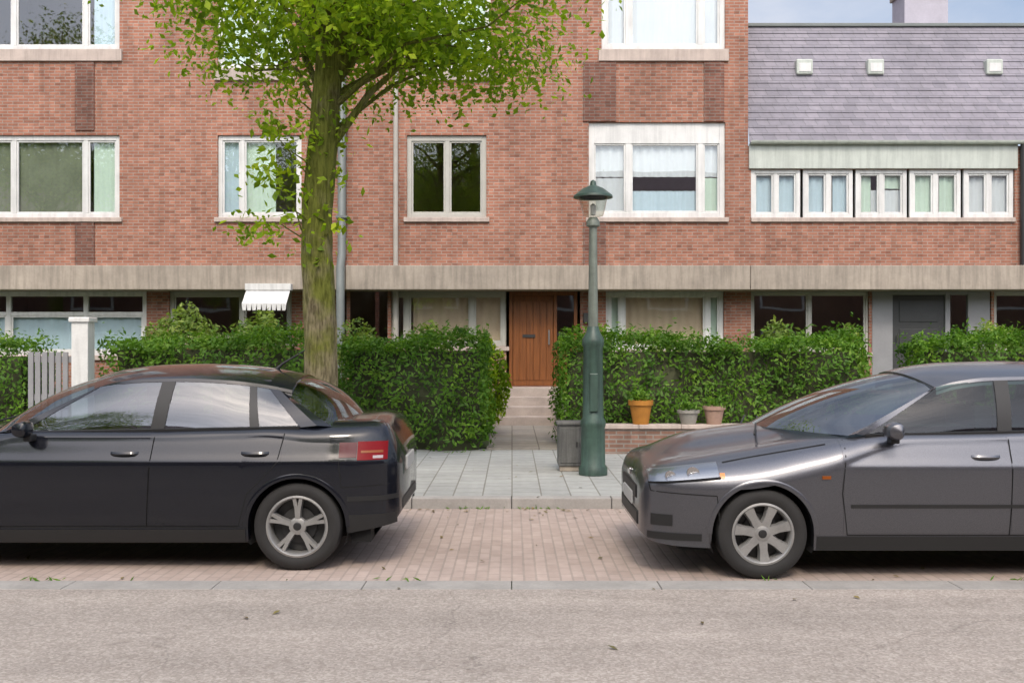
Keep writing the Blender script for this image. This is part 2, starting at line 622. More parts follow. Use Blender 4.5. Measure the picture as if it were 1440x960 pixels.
n_ = 420
lp = np.stack([rng.uniform(-7, 7, n_), np.where(rng.uniform(size=n_) < .6, KY - np.abs(rng.normal(0, .25, n_)), rng.uniform(5.2, 14, n_)), np.full(n_, .0)], 1)
lp[:, 2] = np.where(lp[:, 1] > KY, PZ, .004) + .006
lo = leaves(lp, np.tile((0, 0, 1.0), (n_, 1)), .028, 'fallen_leaves', M['deadleaf'], None, spread=.25)
struct(lo, 'stuff')

n_ = 2600
wx_ = rng.uniform(-8, 8, n_)
sel = rng.uniform(size=n_)
wy_ = np.where(sel < .35, KY - .015, np.where(sel < .8, HY - .25, 6.865)) + rng.normal(0, .012, n_)
cl_ = np.sin(wx_ * 2.3) * np.sin(wx_ * 5.1 + sel * 3) + rng.normal(0, .25, n_)
ok_ = (cl_ > np.where(sel < .8, .35, .62)) & ~((np.abs(wx_ - .25) < .9) & (sel > .35))
wp = np.stack([wx_, wy_, np.where(sel < .35, .012, np.where(sel < .8, PZ + .025, .012))], 1)[ok_]
struct(leaves(wp, np.tile((0, -1.0, .6), (len(wp), 1)), .03, 'weeds', M['leaf'], None, spread=.8, aspect=.25), 'stuff')

# ------------------------------------------------------------------ houses
GF = 20.4        # ground floor set back


def wall(x0, x1, z0, z1, y, holes, depth):
    """Brick skin with rectangular holes and reveals."""
    xs = sorted({x0, x1, *[h[0] for h in holes], *[h[1] for h in holes]})
    zs = sorted({z0, z1, *[h[2] for h in holes], *[h[3] for h in holes]})
    b = MB()
    for i in range(len(xs) - 1):
        for j in range(len(zs) - 1):
            cx, cz = (xs[i] + xs[i + 1]) / 2, (zs[j] + zs[j + 1]) / 2
            if any(h[0] < cx < h[1] and h[2] < cz < h[3] for h in holes):
                continue
            b.quad((xs[i], y, zs[j]), (xs[i + 1], y, zs[j]), (xs[i + 1], y, zs[j + 1]), (xs[i], y, zs[j + 1]))
    for a, c, d, e in holes:
        y2 = y + depth
        b.quad((a, y, d), (a, y2, d), (a, y2, e), (a, y, e))
        b.quad((c, y, d), (c, y2, d), (c, y2, e), (c, y, e))
        b.quad((a, y, d), (c, y, d), (c, y2, d), (a, y2, d))
        b.quad((a, y, e), (c, y, e), (c, y2, e), (a, y2, e))
    return b


def curtain_mesh(x0, x1, z0, z1, y, amp=0.014, per=0.17):
    n = max(6, int((x1 - x0) / 0.025))
    ph = random.uniform(0, 6)
    r0, r1 = [], []
    for i in range(n + 1):
        x = x0 + (x1 - x0) * i / n
        o = amp * math.sin(x / per * 6.28 + ph) + amp * 0.5 * math.sin(x / per * 2.6 + ph * 2)
        r0.append((x, y + o, z0))
        r1.append((x, y + o * 0.8, z1))
    return MB().grid([r0, r1])


def window(par, x0, x1, z0, z1, y, mull=(), trans=None, fm='white', fw=0.075, sill=True, top=None, curtains=(), sillm='sillstone', sillh=0.09):
    f = MB()
    ya, yb = y + 0.05, y + 0.12
    tw = top or fw
    f.box((x0, ya, z0), (x0 + fw, yb, z1)).box((x1 - fw, ya, z0), (x1, yb, z1))
    f.box((x0 + fw, ya, z0), (x1 - fw, yb, z0 + fw)).box((x0 + fw, ya, z1 - tw), (x1 - fw, yb, z1))
    for mx in mull:
        f.box((mx - fw * 0.5, ya + 0.004, z0 + fw), (mx + fw * 0.5, yb, z1 - tw))
    if trans:
        xs = [x0 + fw, *[q for mx in mull for q in (mx - fw * .5, mx + fw * .5)], x1 - fw]
        for i in range(0, len(xs), 2):
            f.box((xs[i], ya + 0.006, trans - fw * 0.4), (xs[i + 1], yb, trans + fw * 0.4))
    # casements: a thinner inner sash round each light
    xs = [x0 + fw, *[q for mx in mull for q in (mx - fw * .5, mx + fw * .5)], x1 - fw]
    for i in range(0, len(xs), 2):
        a, b = xs[i], xs[i + 1]
        c, d = z0 + fw, (trans - fw * .4 if trans else z1 - tw)
        s = 0.035
        f.box((a, ya + .02, c), (a + s, yb - .01, d)).box((b - s, ya + .02, c), (b, yb - .01, d))
        f.box((a + s, ya + .02, c), (b - s, yb - .01, c + s)).box((a + s, ya + .02, d - s), (b - s, yb - .01, d))
    w = f.build('window', M[fm], par, bevel=0.006)
    p = MB().quad((x0 + .02, y + .095, z0 + .02), (x1 - .02, y + .095, z0 + .02), (x1 - .02, y + .095, z1 - .02), (x0 + .02, y + .095, z1 - .02))
    p.build('pane', M['glass'], w)
    for (a, b, c, d, cm) in curtains:
        curtain_mesh(a, b, c, d, y + 0.165).build('curtain', M[cm], w, smooth=True)
    if sill:
        s = MB().box((x0 - 0.06, y - 0.055, z0 - sillh), (x1 + 0.06, y + 0.12, z0 - 0.003))
        s.build('sill', M[sillm], par, bevel=0.008)
    return w


def hx(px): return wx(px, HF)
def hz(py): return wz(py, HF)
def gx(px): return wx(px, GF)
def gz(py): return wz(py, GF)


def room(par, x0, x1, floors, y0, y1=24.5):
    b = MB()
    for z in floors:
        b.quad((x0, y0, z), (x1, y0, z), (x1, y1, z), (x0, y1, z))
    b.quad((x0, y1, floors[0]), (x1, y1, floors[0]), (x1, y1, floors[-1]), (x0, y1, floors[-1]))
    n = 3
    for i in range(1, n):
        xx = x0 + (x1 - x0) * i / n
        b.quad((xx, y0 + .9, floors[0]), (xx, y1, floors[0]), (xx, y1, floors[-1]), (xx, y0 + .9, floors[-1]))
    b.build('interior', M['interior'], par)


ZB, ZT = hz(408), hz(374)     # concrete band bottom and top


def shell(par, x0, x1, zt, holes_up, holes_gf, sides=(True, True)):
    b = wall(x0, x1, ZT - 0.02, zt, HF, holes_up, 0.13)
    for on, x in zip(sides, (x0, x1)):
        if on:
            b.quad((x, HF, ZT), (x, 28, ZT), (x, 28, zt), (x, HF, zt))
    b.quad((x0, 28, 0), (x1, 28, 0), (x1, 28, zt), (x0, 28, zt))
    for on, x in zip(sides, (x0, x1)):
        if on:
            b.quad((x, GF, 0), (x, 28, 0), (x, 28, ZT), (x, GF, ZT))
    g = wall(x0, x1, 0.0, ZB + 0.05, GF, holes_gf, 0.12)
    b.add(g.v, g.f)
    b.build('wall', M['brick'], par)


def bandslab(par, x0, x1, y=19.8):
    MB().box((x0 + .004, y, ZB), (x1 - .004, GF + 0.2, ZT)).build('concrete_band', M['concrete'], par, bevel=0.012)


LT = hz(190)      # first-floor lintel
LB = hz(306)
UB = hz(70)
UT = hz(-62)

# ---- house A (left)
A0, A1 = hx(-420), hx(488)
t = thing('brick_house', 'left red brick house with green reflections in its windows, behind the tree', 'house', ((A0 + A1) / 2, HF, 0))
hu = [(hx(-68), hx(168), LB, LT), (hx(306), hx(424), LB, LT), (hx(-68), hx(168), UB, UT), (hx(306), hx(410), hz(97), UT), (hx(-380), hx(-160), LB, LT)]
hg = [(gx(-66), gx(206), gz(500), ZB), (gx(238), gx(410), gz(480), ZB), (gx(476), gx(487.5), 0.75, ZB)]
shell(t, A0, A1, 11.2, hu, hg, (True, False))
bandslab(t, A0, A1)
room(t, A0 + .1, A1 - .05, (0.7, ZT - .12, ZT + 2.95, 11.0), GF + .3)
window(t, *hu[0], HF, (hx(18), hx(119)), None, 'white', 0.09, top=0.1, curtains=((hx(-60), hx(14), LB + .1, LT - .1, 'olivenet'), (hx(22), hx(114), LB + .1, LT - .1, 'olivenet'), (hx(128), hx(160), LB + .1, LT - .1, 'curtaingreen'),))  # olive sheets paint the trees reflected in the glass
window(t, *hu[1], HF, (hx(340),), None, 'white', 0.085, top=0.1, curtains=((hx(312), hx(338), LB + .1, LT - .1, 'curtainblue'), (hx(344), hx(385), LB + .1, LT - .1, 'curtaingreen')))
window(t, *hu[2], HF, (hx(18), hx(119)), None, 'white', 0.09, sillh=0.24, curtains=((hx(128), hx(162), UB + .1, UT - .1, 'curtainblue'),))
window(t, *hu[3], HF, (hx(358),), None, 'white', 0.085, sillh=0.24, curtains=((hx(312), hx(404), hz(95), UT - .3, 'curtaingreen'),))
window(t, *hu[4], HF, (hx(-270),), None, 'white', 0.09)
window(t, gx(-66), gx(206), gz(500), ZB, GF, (gx(10), gx(119)), gz(441), 'white', 0.1, curtains=((gx(-55), gx(200), gz(496), gz(446), 'curtainblue'),))
window(t, gx(238), gx(410), gz(480), ZB, GF, (gx(340),), None, 'cream', 0.08)
aw = MB()
a0, a1 = wx(342, 19.5), wx(407, 19.5)
aw.box((a0, 19.62, ZB - .02), (a1, 19.797, ZB + .11))
aw.quad((a0 + .02, 19.7, ZB + .02), (a1 - .02, 19.7, ZB + .02), (a1 - .02, 19.32, ZB - .30), (a0 + .02, 19.32, ZB - .30))
nv = 9
for k_ in range(nv):
    u0, u1 = a0 + .02 + (a1 - a0 - .04) * k_ / nv, a0 + .02 + (a1 - a0 - .04) * (k_ + 1) / nv
    aw.quad((u0, 19.318, ZB - .30), (u1, 19.318, ZB - .30), (u1 - .015, 19.312, ZB - .43), (u0 + .015, 19.312, ZB - .43))
aw.build('awning', M['white'], t, bevel=.004)
for a, b, c, d in ((106, 133, LT + .09, UB - .25), (106, 133, ZT + .003, LB - .1)):
    MB().box((hx(a), HF - .03, c), (hx(b), HF + .02, d)).build('dark_brick_panel', M['dark_brick'], t)
dp = MB().tube([(hx(482), HF - .1, 11), (hx(482), HF - .1, ZT + .25), (hx(482), HF - .28, ZT - .05), (hx(482), HF - .28, 0.6)], 0.085, 14)
for z in (4.2, 6.0, 7.8):
    dp.box((hx(482) - .11, HF - .2, z), (hx(482) + .11, HF, z + .05))
dp.build('downpipe', M['pipegrey'], t, smooth=True)

# ---- house B (middle, with the brown door)
B0, B1 = hx(488), hx(1052)
t = thing('brick_house', 'middle red brick house with white framed window and brown wooden front door', 'house', ((B0 + B1) / 2, HF, 0))
hu = [(hx(572), hx(684), LB, LT), (hx(828), hx(1020), LB, hz(172)), (hx(578), hx(690), hz(97), UT), (hx(846), hx(1020), UB, UT)]
DZ = 0.83
hg = [(gx(489), gx(545), 0.78, ZB), (gx(550), gx(712), gz(487), ZB), (gx(712), gx(816), DZ, ZB), (gx(852), gx(1018), gz(492), ZB)]
shell(t, B0, B1, 11.2, hu, hg, (False, True))
bandslab(t, B0, B1)
room(t, B0 + .05, B1 - .1, (0.7, ZT - .12, ZT + 2.95, 11.0), GF + .3)
window(t, *hu[0], HF, (hx(629),), None, 'cream', 0.09, top=0.11)
window(t, *hu[1], HF, (hx(884), hx(986)), None, 'white', 0.11, top=0.42,
       curtains=((hx(836), hx(1012), hz(247), LT - .05, 'curtain'), (hx(836), hx(884), LB + .1, hz(248.5), 'curtain'), (hx(884), hx(984), LB + .05, hz(267), 'curtainblue'), (hx(986), hx(1012), LB + .1, hz(248.5), 'curtaingreen')))  # white top sheet stands in for sky reflected in the glass
window(t, *hu[2], HF, (hx(629),), None, 'white', 0.085, sillh=0.24, curtains=((hx(584), hx(684), hz(95), UT - .2, 'curtaingreen'),))
window(t, *hu[3], HF, (hx(884), hx(986)), None, 'white', 0.11, sillh=0.24, curtains=((hx(852), hx(1014), UB + .1, UT - .2, 'curtain'),))
window(t, gx(550), gx(712), gz(487), ZB, GF, (gx(572), gx(664),), None, 'cream', 0.09, curtains=((gx(580), gx(706), gz(480), ZB - .05, 'beige'),))  # beige sheet gives the pane its reflected street tone
window(t, gx(852), gx(1018), gz(492), ZB, GF, (gx(875), gx(995)), None, 'white', 0.09, curtains=((gx(877), gx(993), gz(490), ZB - .05, 'beige'), (gx(858), gx(873), gz(490), ZB - .05, 'curtaingreen'), (gx(997), gx(1012), gz(490), ZB - .05, 'curtaingreen')))  # middle sheet coloured as the street reflected in the glass
for a, b, c, d in ((820, 866, LT + .27, UB - .25), (820, 852, ZT + .003, LB - .1), (990, 1018, LT + .27, UB - .25)):
    MB().box((hx(a), HF - .03, c), (hx(b), HF + .02, d)).build('dark_brick_panel', M['dark_brick'], t)
MB().tube([(hx(557), HF - .06, 11), (hx(557), HF - .06, ZT)], 0.05, 12).tube([(gx(557), GF - .06, ZB), (gx(557), GF - .06, .6)], 0.06, 12).build('downpipe', M['pipepale'], t, smooth=True)
# brown door with side light
d0, d1, dm = gx(716), gx(812), gx(781)
f = MB()
f.box((d0, GF + .03, DZ), (d0 + .07, GF + .11, ZB)).box((d1 - .07, GF + .03, DZ), (d1, GF + .11, ZB)).box((dm - .035, GF + .03, DZ), (dm + .035, GF + .11, ZB))
f.box((d0 + .07, GF + .03, ZB - .08), (dm - .035, GF + .11, ZB)).box((dm + .035, GF + .03, ZB - .08), (d1 - .07, GF + .11, ZB))
f.build('door_frame', M['wood'], t, bevel=0.006)
f = MB()
a, b = d0 + .075, dm - .04
f.box((a, GF + .06, DZ + .01), (b, GF + .1, ZB - .085))
for i in range(6):
    xx = a + (b - a) * (i + .5) / 6
    f.box((xx - (b - a) / 12 + .006, GF + .048, DZ + .12), (xx + (b - a) / 12 - .006, GF + .06, ZB - .2))
d = f.build('door', M['wood'], t, bevel=0.004)
MB().tube([(b - .09, GF + .0, DZ + .85), (b - .09, GF + .0, DZ + 1.15)], 0.013).box((b - .1, GF, DZ + .88), (b - .08, GF + .05, DZ + .9)).box((b - .1, GF, DZ + 1.1), (b - .08, GF + .05, DZ + 1.12)).build('handle', M['chrome'], d)
MB().box((a + .2, GF + .03, DZ + 1.0), (a + .46, GF + .05, DZ + 1.06)).build('letter_slot', M['iron'], d)
MB().box((dm + .04, GF + .06, DZ + .01), (d1 - .075, GF + .095, DZ + .8)).build('side_panel', M['wood'], t)
MB().quad((dm + .03, GF + .08, DZ + .8), (d1 - .06, GF + .08, DZ + .8), (d1 - .06, GF + .08, ZB - .07), (dm + .03, GF + .08, ZB - .07)).build('side_light', M['glass'], t)
MB().box((gx(820), GF - .1, DZ + 1.3), (gx(830), GF, DZ + 1.5)).build('door_lamp', M['iron'], t, bevel=.01)

# ---- house C (right, slate mansard)
C0, C1 = hx(1052), hx(2050)
t = thing('brick_house', 'right brick house with lavender grey slate roof and long pale window strip', 'house', ((C0 + C1) / 2, HF, 0))
EV = hz(204)
strips = [(1056, 1126), (1130, 1200), (1204, 1276), (1280, 1352), (1356, 1426)]
hu = [(hx(1056), hx(1427), LB, hz(238))]
hg = [(gx(1056), gx(1222), gz(495), ZB), (gx(1226), gx(1394), 0.75, ZB), (gx(1398), gx(1540), gz(495), ZB)]
shell(t, C0, C1, EV - .02, hu, hg, (False, True))
bandslab(t, C0, C1)
room(t, C0 + .1, C1 - .1, (0.7, ZT - .12, EV - .05), GF + .3)
cm = ['curtainblue', 'curtainblue', 'curtaingreen', 'curtaingreen', 'curtain']
for i, (a, b) in enumerate(strips):
    mid = (a + b) / 2
    cur = ((hx(a + 4), hx(mid - 3), LB + .08, hz(243), cm[i]), (hx(mid + (9 if i in (1, 3) else 2)), hx(b - 4), LB + .08, hz(243), cm[i]))
    if i == 2:
        cur = ((hx(a + 4), hx(a + 24), LB + .08, hz(243), cm[i]), (hx(a + 24), hx(b - 4), LB + .08, hz(266), 'curtain'), (hx(mid + 5), hx(b - 4), hz(264), hz(243), cm[i]))
    window(t, hx(a), hx(b), LB, hz(238), HF - .02, (hx(mid),), None, 'white', 0.085, sill=False, curtains=cur)
MB().box((hx(1056), HF - .05, LB - .09), (hx(1427), HF + .12, LB - .004)).build('sill', M['sillstone'], t, bevel=.008)
MB().box((C0 + .01, HF - .05, hz(238) + .004), (hx(1430), HF - .003, EV + .02)).build('fascia', M['greenwhite'], t, bevel=.01)
gt = MB()
for s in range(1):
    rows = []
    for xx in (C0 + .02, C1):
        rows.append([(xx, HF - .12 + .06 * math.cos(q), EV + .06 + .07 * math.sin(q)) for q in [math.pi + math.pi * i / 8 for i in range(9)]])
    gt.grid(rows)
gt.build('gutter', M['greenwhite'], t, smooth=True)
RT = 8.32
rf = MB()
n = 14
rows = []
for i in range(n + 1):
    u = i / n
    rows.append([(C0 + .004, HF - .1 + 0.9 * u, EV + .03 + (RT - EV - .03) * u), (C1, HF - .1 + 0.9 * u, EV + .03 + (RT - EV - .03) * u)])
for i in range(16):
    ua, ub = i / 16, (i + 1) / 16
    za, zb_ = EV + .03 + (RT - EV - .03) * ua, EV + .03 + (RT - EV - .03) * ub
    yA, yB = HF - .1 + .9 * ua, HF - .1 + .9 * ub
    rf.quad((C0 + .004, yA - .022, za), (C1, yA - .022, za), (C1, yB - .004, zb_ + .004), (C0 + .004, yB - .004, zb_ + .004))
    rf.quad((C0 + .004, yA - .022, za), (C1, yA - .022, za), (C1, yA + .01, za), (C0 + .004, yA + .01, za))
rf.grid(rows)
rf.quad((C0 + .004, HF + .8, RT), (C1, HF + .8, RT), (C1, 28, RT + .25), (C0 + .004, 28, RT + .25))
rf.quad((C1, HF, EV), (C1, 28, EV), (C1, 28, RT), (C1, HF + .8, RT))
roof = rf.build('roof', M['slate'], t)
MB().box((C0 + .01, HF + .74, RT - .01), (C1, HF + .9, RT + .06)).build('ridge_capping', M['pipegrey'], roof, bevel=.01)
for px in (1139, 1241, 1411, 1500):
    u = (hz(86) - EV) / (RT - EV)
    y = HF - .1 + 0.9 * u
    s = MB().box((hx(px) - .17, y - .14, hz(98)), (hx(px) + .17, y + .35, hz(76)))
    o = s.build('roof_vent', M['greenwhite'], roof, bevel=.03)
    MB().box((hx(px) - .12, y - .15, hz(94)), (hx(px) + .12, y - .138, hz(82))).build('grille', M['white'], roof)
ch = MB().box((wx(1262, 22), 21.6, RT - .1), (wx(1322, 22), 22.3, wz(-2, 22)))
c_ = ch.build('chimney', M['render'], roof)
MB().box((wx(1259, 22), 21.56, wz(-2, 22)), (wx(1325, 22), 22.34, wz(-9, 22))).build('chimney_cap', M['concrete'], roof, bevel=.01)
MB().tube([(hx(1437), HF - .09, EV), (hx(1437), HF - .09, ZT)], 0.07, 12).build('downpipe', M['iron'], t, smooth=True)
window(t, gx(1056), gx(1222), gz(495), ZB, GF, (gx(1139),), None, 'cream', 0.05)
window(t, gx(1398), gx(1540), gz(495), ZB, GF, (gx(1460),), None, 'cream', 0.05)
f = MB()
for a, b in ((1227, 1256), (1330, 1337), (1362, 1393)):
    f.box((gx(a), GF + .02, .76), (gx(b), GF + .11, ZB))
f.box((gx(1256), GF + .03, ZB - .07), (gx(1330), GF + .1, ZB)).box((gx(1337), GF + .03, ZB - .07), (gx(1362), GF + .1, ZB))
f.build('door_frame', M['greypaint'], t, bevel=.006)
f = MB().box((gx(1256) + .004, GF + .06, .77), (gx(1330) - .004, GF + .1, ZB - .075))
for z in (.95, 1.55, 2.15):
    f.box((gx(1266), GF + .045, z), (gx(1320), GF + .06, z + .45))
d = f.build('door', M['darkdoor'], t, bevel=.006)
MB().tube([(gx(1262), GF + .0, 1.75), (gx(1262), GF + .0, 1.9)], .015).build('handle', M['chrome'], d)
MB().quad((gx(1336), GF + .07, .8), (gx(1363), GF + .07, .8), (gx(1363), GF + .07, ZB), (gx(1336), GF + .07, ZB)).build('side_light', M['glass'], t)

# ---- terrace across the street (seen as reflections)
t = thing('brick_house', 'long terrace on the opposite side, seen only as reflections in the glass', 'house', (0, -12, 0))
b = MB().box((-45, -20, 0), (45, -11, 7.4))
b.build('wall', M['dark_brick'], t)
r = MB()
r.quad((-45.4, -10.6, 7.3), (45.4, -10.6, 7.3), (45.4, -15.5, 11.5), (-45.4, -15.5, 11.5))
r.quad((-45.4, -20.4, 7.3), (45.4, -20.4, 7.3), (45.4, -15.5, 11.5), (-45.4, -15.5, 11.5))
r.build('roof', M['rooftile'], t)
for i in range(-7, 8):
    for z in (0.9, 3.6):
        window(t, i * 6 + 1.0, i * 6 + 3.2, z, z + 1.6, -11.1, (), None, 'white', .09, sill=False)

# ------------------------------------------------------------------ hedges
def hedge(x0, x1, y0, y1, z0, z1, label, dens=800, size=0.042, wob=0.21):
    t = thing('hedge', label, 'hedge', ((x0 + x1) / 2, (y0 + y1) / 2, z0), 'clipped hedges in front of the houses')
    ph = rng.uniform(0, 6, 6)

    def bulge(u, v):
        return wob * (0.5 * np.sin(u * 1.7 + ph[0]) + 0.35 * np.sin(u * 4.3 + v * 2.1 + ph[1]) + 0.3 * np.sin(v * 3.7 + u * 1.1 + ph[2]) + 0.25 * np.sin(u * 9.1 - v * 6.3 + ph[3]))
    P, Nn = [], []
    # front and back
    for y, s in ((y0, -1), (y1, 1)):
        n = int((x1 - x0) * (z1 - z0) * dens * (1 if s < 0 else 0.4))
        u, v = rng.uniform(x0, x1, n), rng.uniform(z0, z1, n) ** 1.0
        dep = np.abs(rng.normal(0, 0.09, n))
        zt = (v - z0) / (z1 - z0)
        yy = y + s * (bulge(u, v) - dep - 0.10 * zt)
        P.append(np.stack([u, yy, v + 0.0 * u], 1))
        Nn.append(np.tile((0, s, 0.35), (n, 1)))
    n = int((x1 - x0) * (y1 - y0) * dens * 1.5)
    u, v = rng.uniform(x0, x1, n), rng.uniform(y0 + .05, y1 - .05, n)
    zz = z1 + bulge(u, v * 2) * 0.7 + rng.normal(0, 0.045, n) + np.where(rng.uniform(size=n) > .93, rng.uniform(0, .2, n), 0)
    P.append(np.stack([u, v, zz], 1))
    Nn.append(np.tile((0, 0, 1.0), (n, 1)))
    for x, s in ((x0, -1), (x1, 1)):
        n = int((y1 - y0) * (z1 - z0) * dens)
        u, v = rng.uniform(y0, y1, n), rng.uniform(z0, z1, n)
        xx = x + s * (bulge(u * 2, v) * .6 - np.abs(rng.normal(0, .07, n)))
        P.append(np.stack([xx, u, v], 1))
        Nn.append(np.tile((s, 0, .3), (n, 1)))
    P, Nn = np.concatenate(P), np.concatenate(Nn)
    hole = np.sin(P[:, 0] * 3.1 + ph[4]) * np.sin(P[:, 2] * 4.7 + P[:, 0] * 1.3 + ph[5]) + .5 * np.sin(P[:, 0] * 8.3 + P[:, 2] * 6.1)
    keep = (rng.uniform(size=len(P)) > np.clip((hole - .75) * 1.6, 0, .72)) & (rng.uniform(size=len(P)) > np.clip((.32 - (P[:, 2] - z0)) * 2.6, 0, .8))
    P, Nn = P[keep], Nn[keep]
    leaves(P, Nn, size, 'foliage', M['leaf'], t, spread=.66)
    b = MB()
    k = max(3, int((x1 - x0) / .3))
    rows = []
    for i in range(k + 1):
        xx = x0 + .14 + (x1 - x0 - .28) * i / k
        row = []
        for yy, z in ((y0 + .2, z0), (y0 + .24, (z0 + z1) / 2), (y0 + .3, z1 - .14), (y1 - .3, z1 - .14), (y1 - .2, z0)):
            bb = float(bulge(np.array([xx]), np.array([z]))[0])
            row.append((xx, yy - bb * (1 if yy < (y0 + y1) / 2 else -1), z))
        rows.append(row)
    b.grid(rows)
    b.f.append(tuple(range(5)))
    b.f.append(tuple(range(k * 5, k * 5 + 5)))
    for i in range(int((x1 - x0) / .35)):
        xx = x0 + .2 + i * .35
        b.tube([(xx, y0 + .35, z0 - .1), (xx + random.uniform(-.1, .1), y0 + .3, z0 + .5)], .02, 6)
    b.build('twigs', M['twig'], t)
    return t


HD = 14.5
def hgx(px): return wx(px, HD)
hedge(hgx(-330), hgx(40), HD, HD + 1.1, .1, 1.62, 'clipped green hedge at the far left, left of the white gate post')
hedge(hgx(142), hgx(436), HD, HD + 1.1, .1, 1.72, 'clipped green hedge behind the navy car, left of the tree trunk')
hedge(hgx(476), hgx(686), HD, HD + 1.2, .1, 1.69, 'dark clipped hedge between the tree trunk and the garden path')
hedge(hgx(788), hgx(1228), HD + .06, HD + 1.2, .1, 1.69, 'long clipped hedge right of the path, behind the flower pots')
hedge(hgx(1300), hgx(1760), HD + .06, HD + 1.2, .1, 1.69, 'clipped hedge at the far right, behind the roof of the grey car')


def shrub(px, d, z0, h, r, label, n=2000, col='shrubleaf'):
    x = wx(px, d)
    t = thing('shrub', label, 'shrub', (x, d, z0), 'loose shrubs growing under the windows')
    q = rng.normal(size=(n, 3))
    q /= np.linalg.norm(q, axis=1)[:, None]
    q *= rng.uniform(.35, 1, (n, 1)) ** .6
    pts = q * np.array([r, r * .8, h * .5]) + np.array([x, d, z0 + h * .52])
    pts += .07 * np.sin(pts[:, [1, 2, 0]] * 9)
    leaves(pts, q + np.array([0, 0, .4]), .055, 'foliage', M[col], t)
    b = MB()
    for i in range(7):
        a = i * .9
        b.tube([(x, d, z0), (x + .5 * r * math.cos(a), d + .4 * r * math.sin(a), z0 + h * .45), (x + .8 * r * math.cos(a), d + .6 * r * math.sin(a), z0 + h * .8)], [.02, .012, .005], 6)
    b.build('stem', M['bark'], t)


shrub(505, 16.7, .3, 1.75, .55, 'loose dark shrub rising above the hedge beside the grey downpipe')
shrub(598, 16.7, .3, 1.75, .42, 'loose shrub under the window left of the brown door')
shrub(690, 16.7, .3, 1.45, .34, 'small yellowish shrub close to the left of the brown door', col='treeleaf')
shrub(838, 16.7, .3, 1.7, .36, 'upright shrub behind the green lamp post')
shrub(935, 16.7, .3, 1.6, .55, 'broad shrub under the white framed ground floor window')
shrub(1100, 16.7, .3, 1.75, .6, 'broad shrub left of the charcoal front door, under a dark window')
shrub(1190, 16.7, .3, 1.65, .4, 'narrow shrub next to the grey door frame')
shrub(1400, 16.7, .3, 1.75, .6, 'loose pale shrub right of the charcoal front door')
shrub(258, 16.4, .3, 1.98, .75, 'broad shrub above the hedge left of the tree trunk', 4500)
shrub(362, 16.4, .3, 1.9, .6, 'loose shrub under the white awning near the tree trunk', 3500)

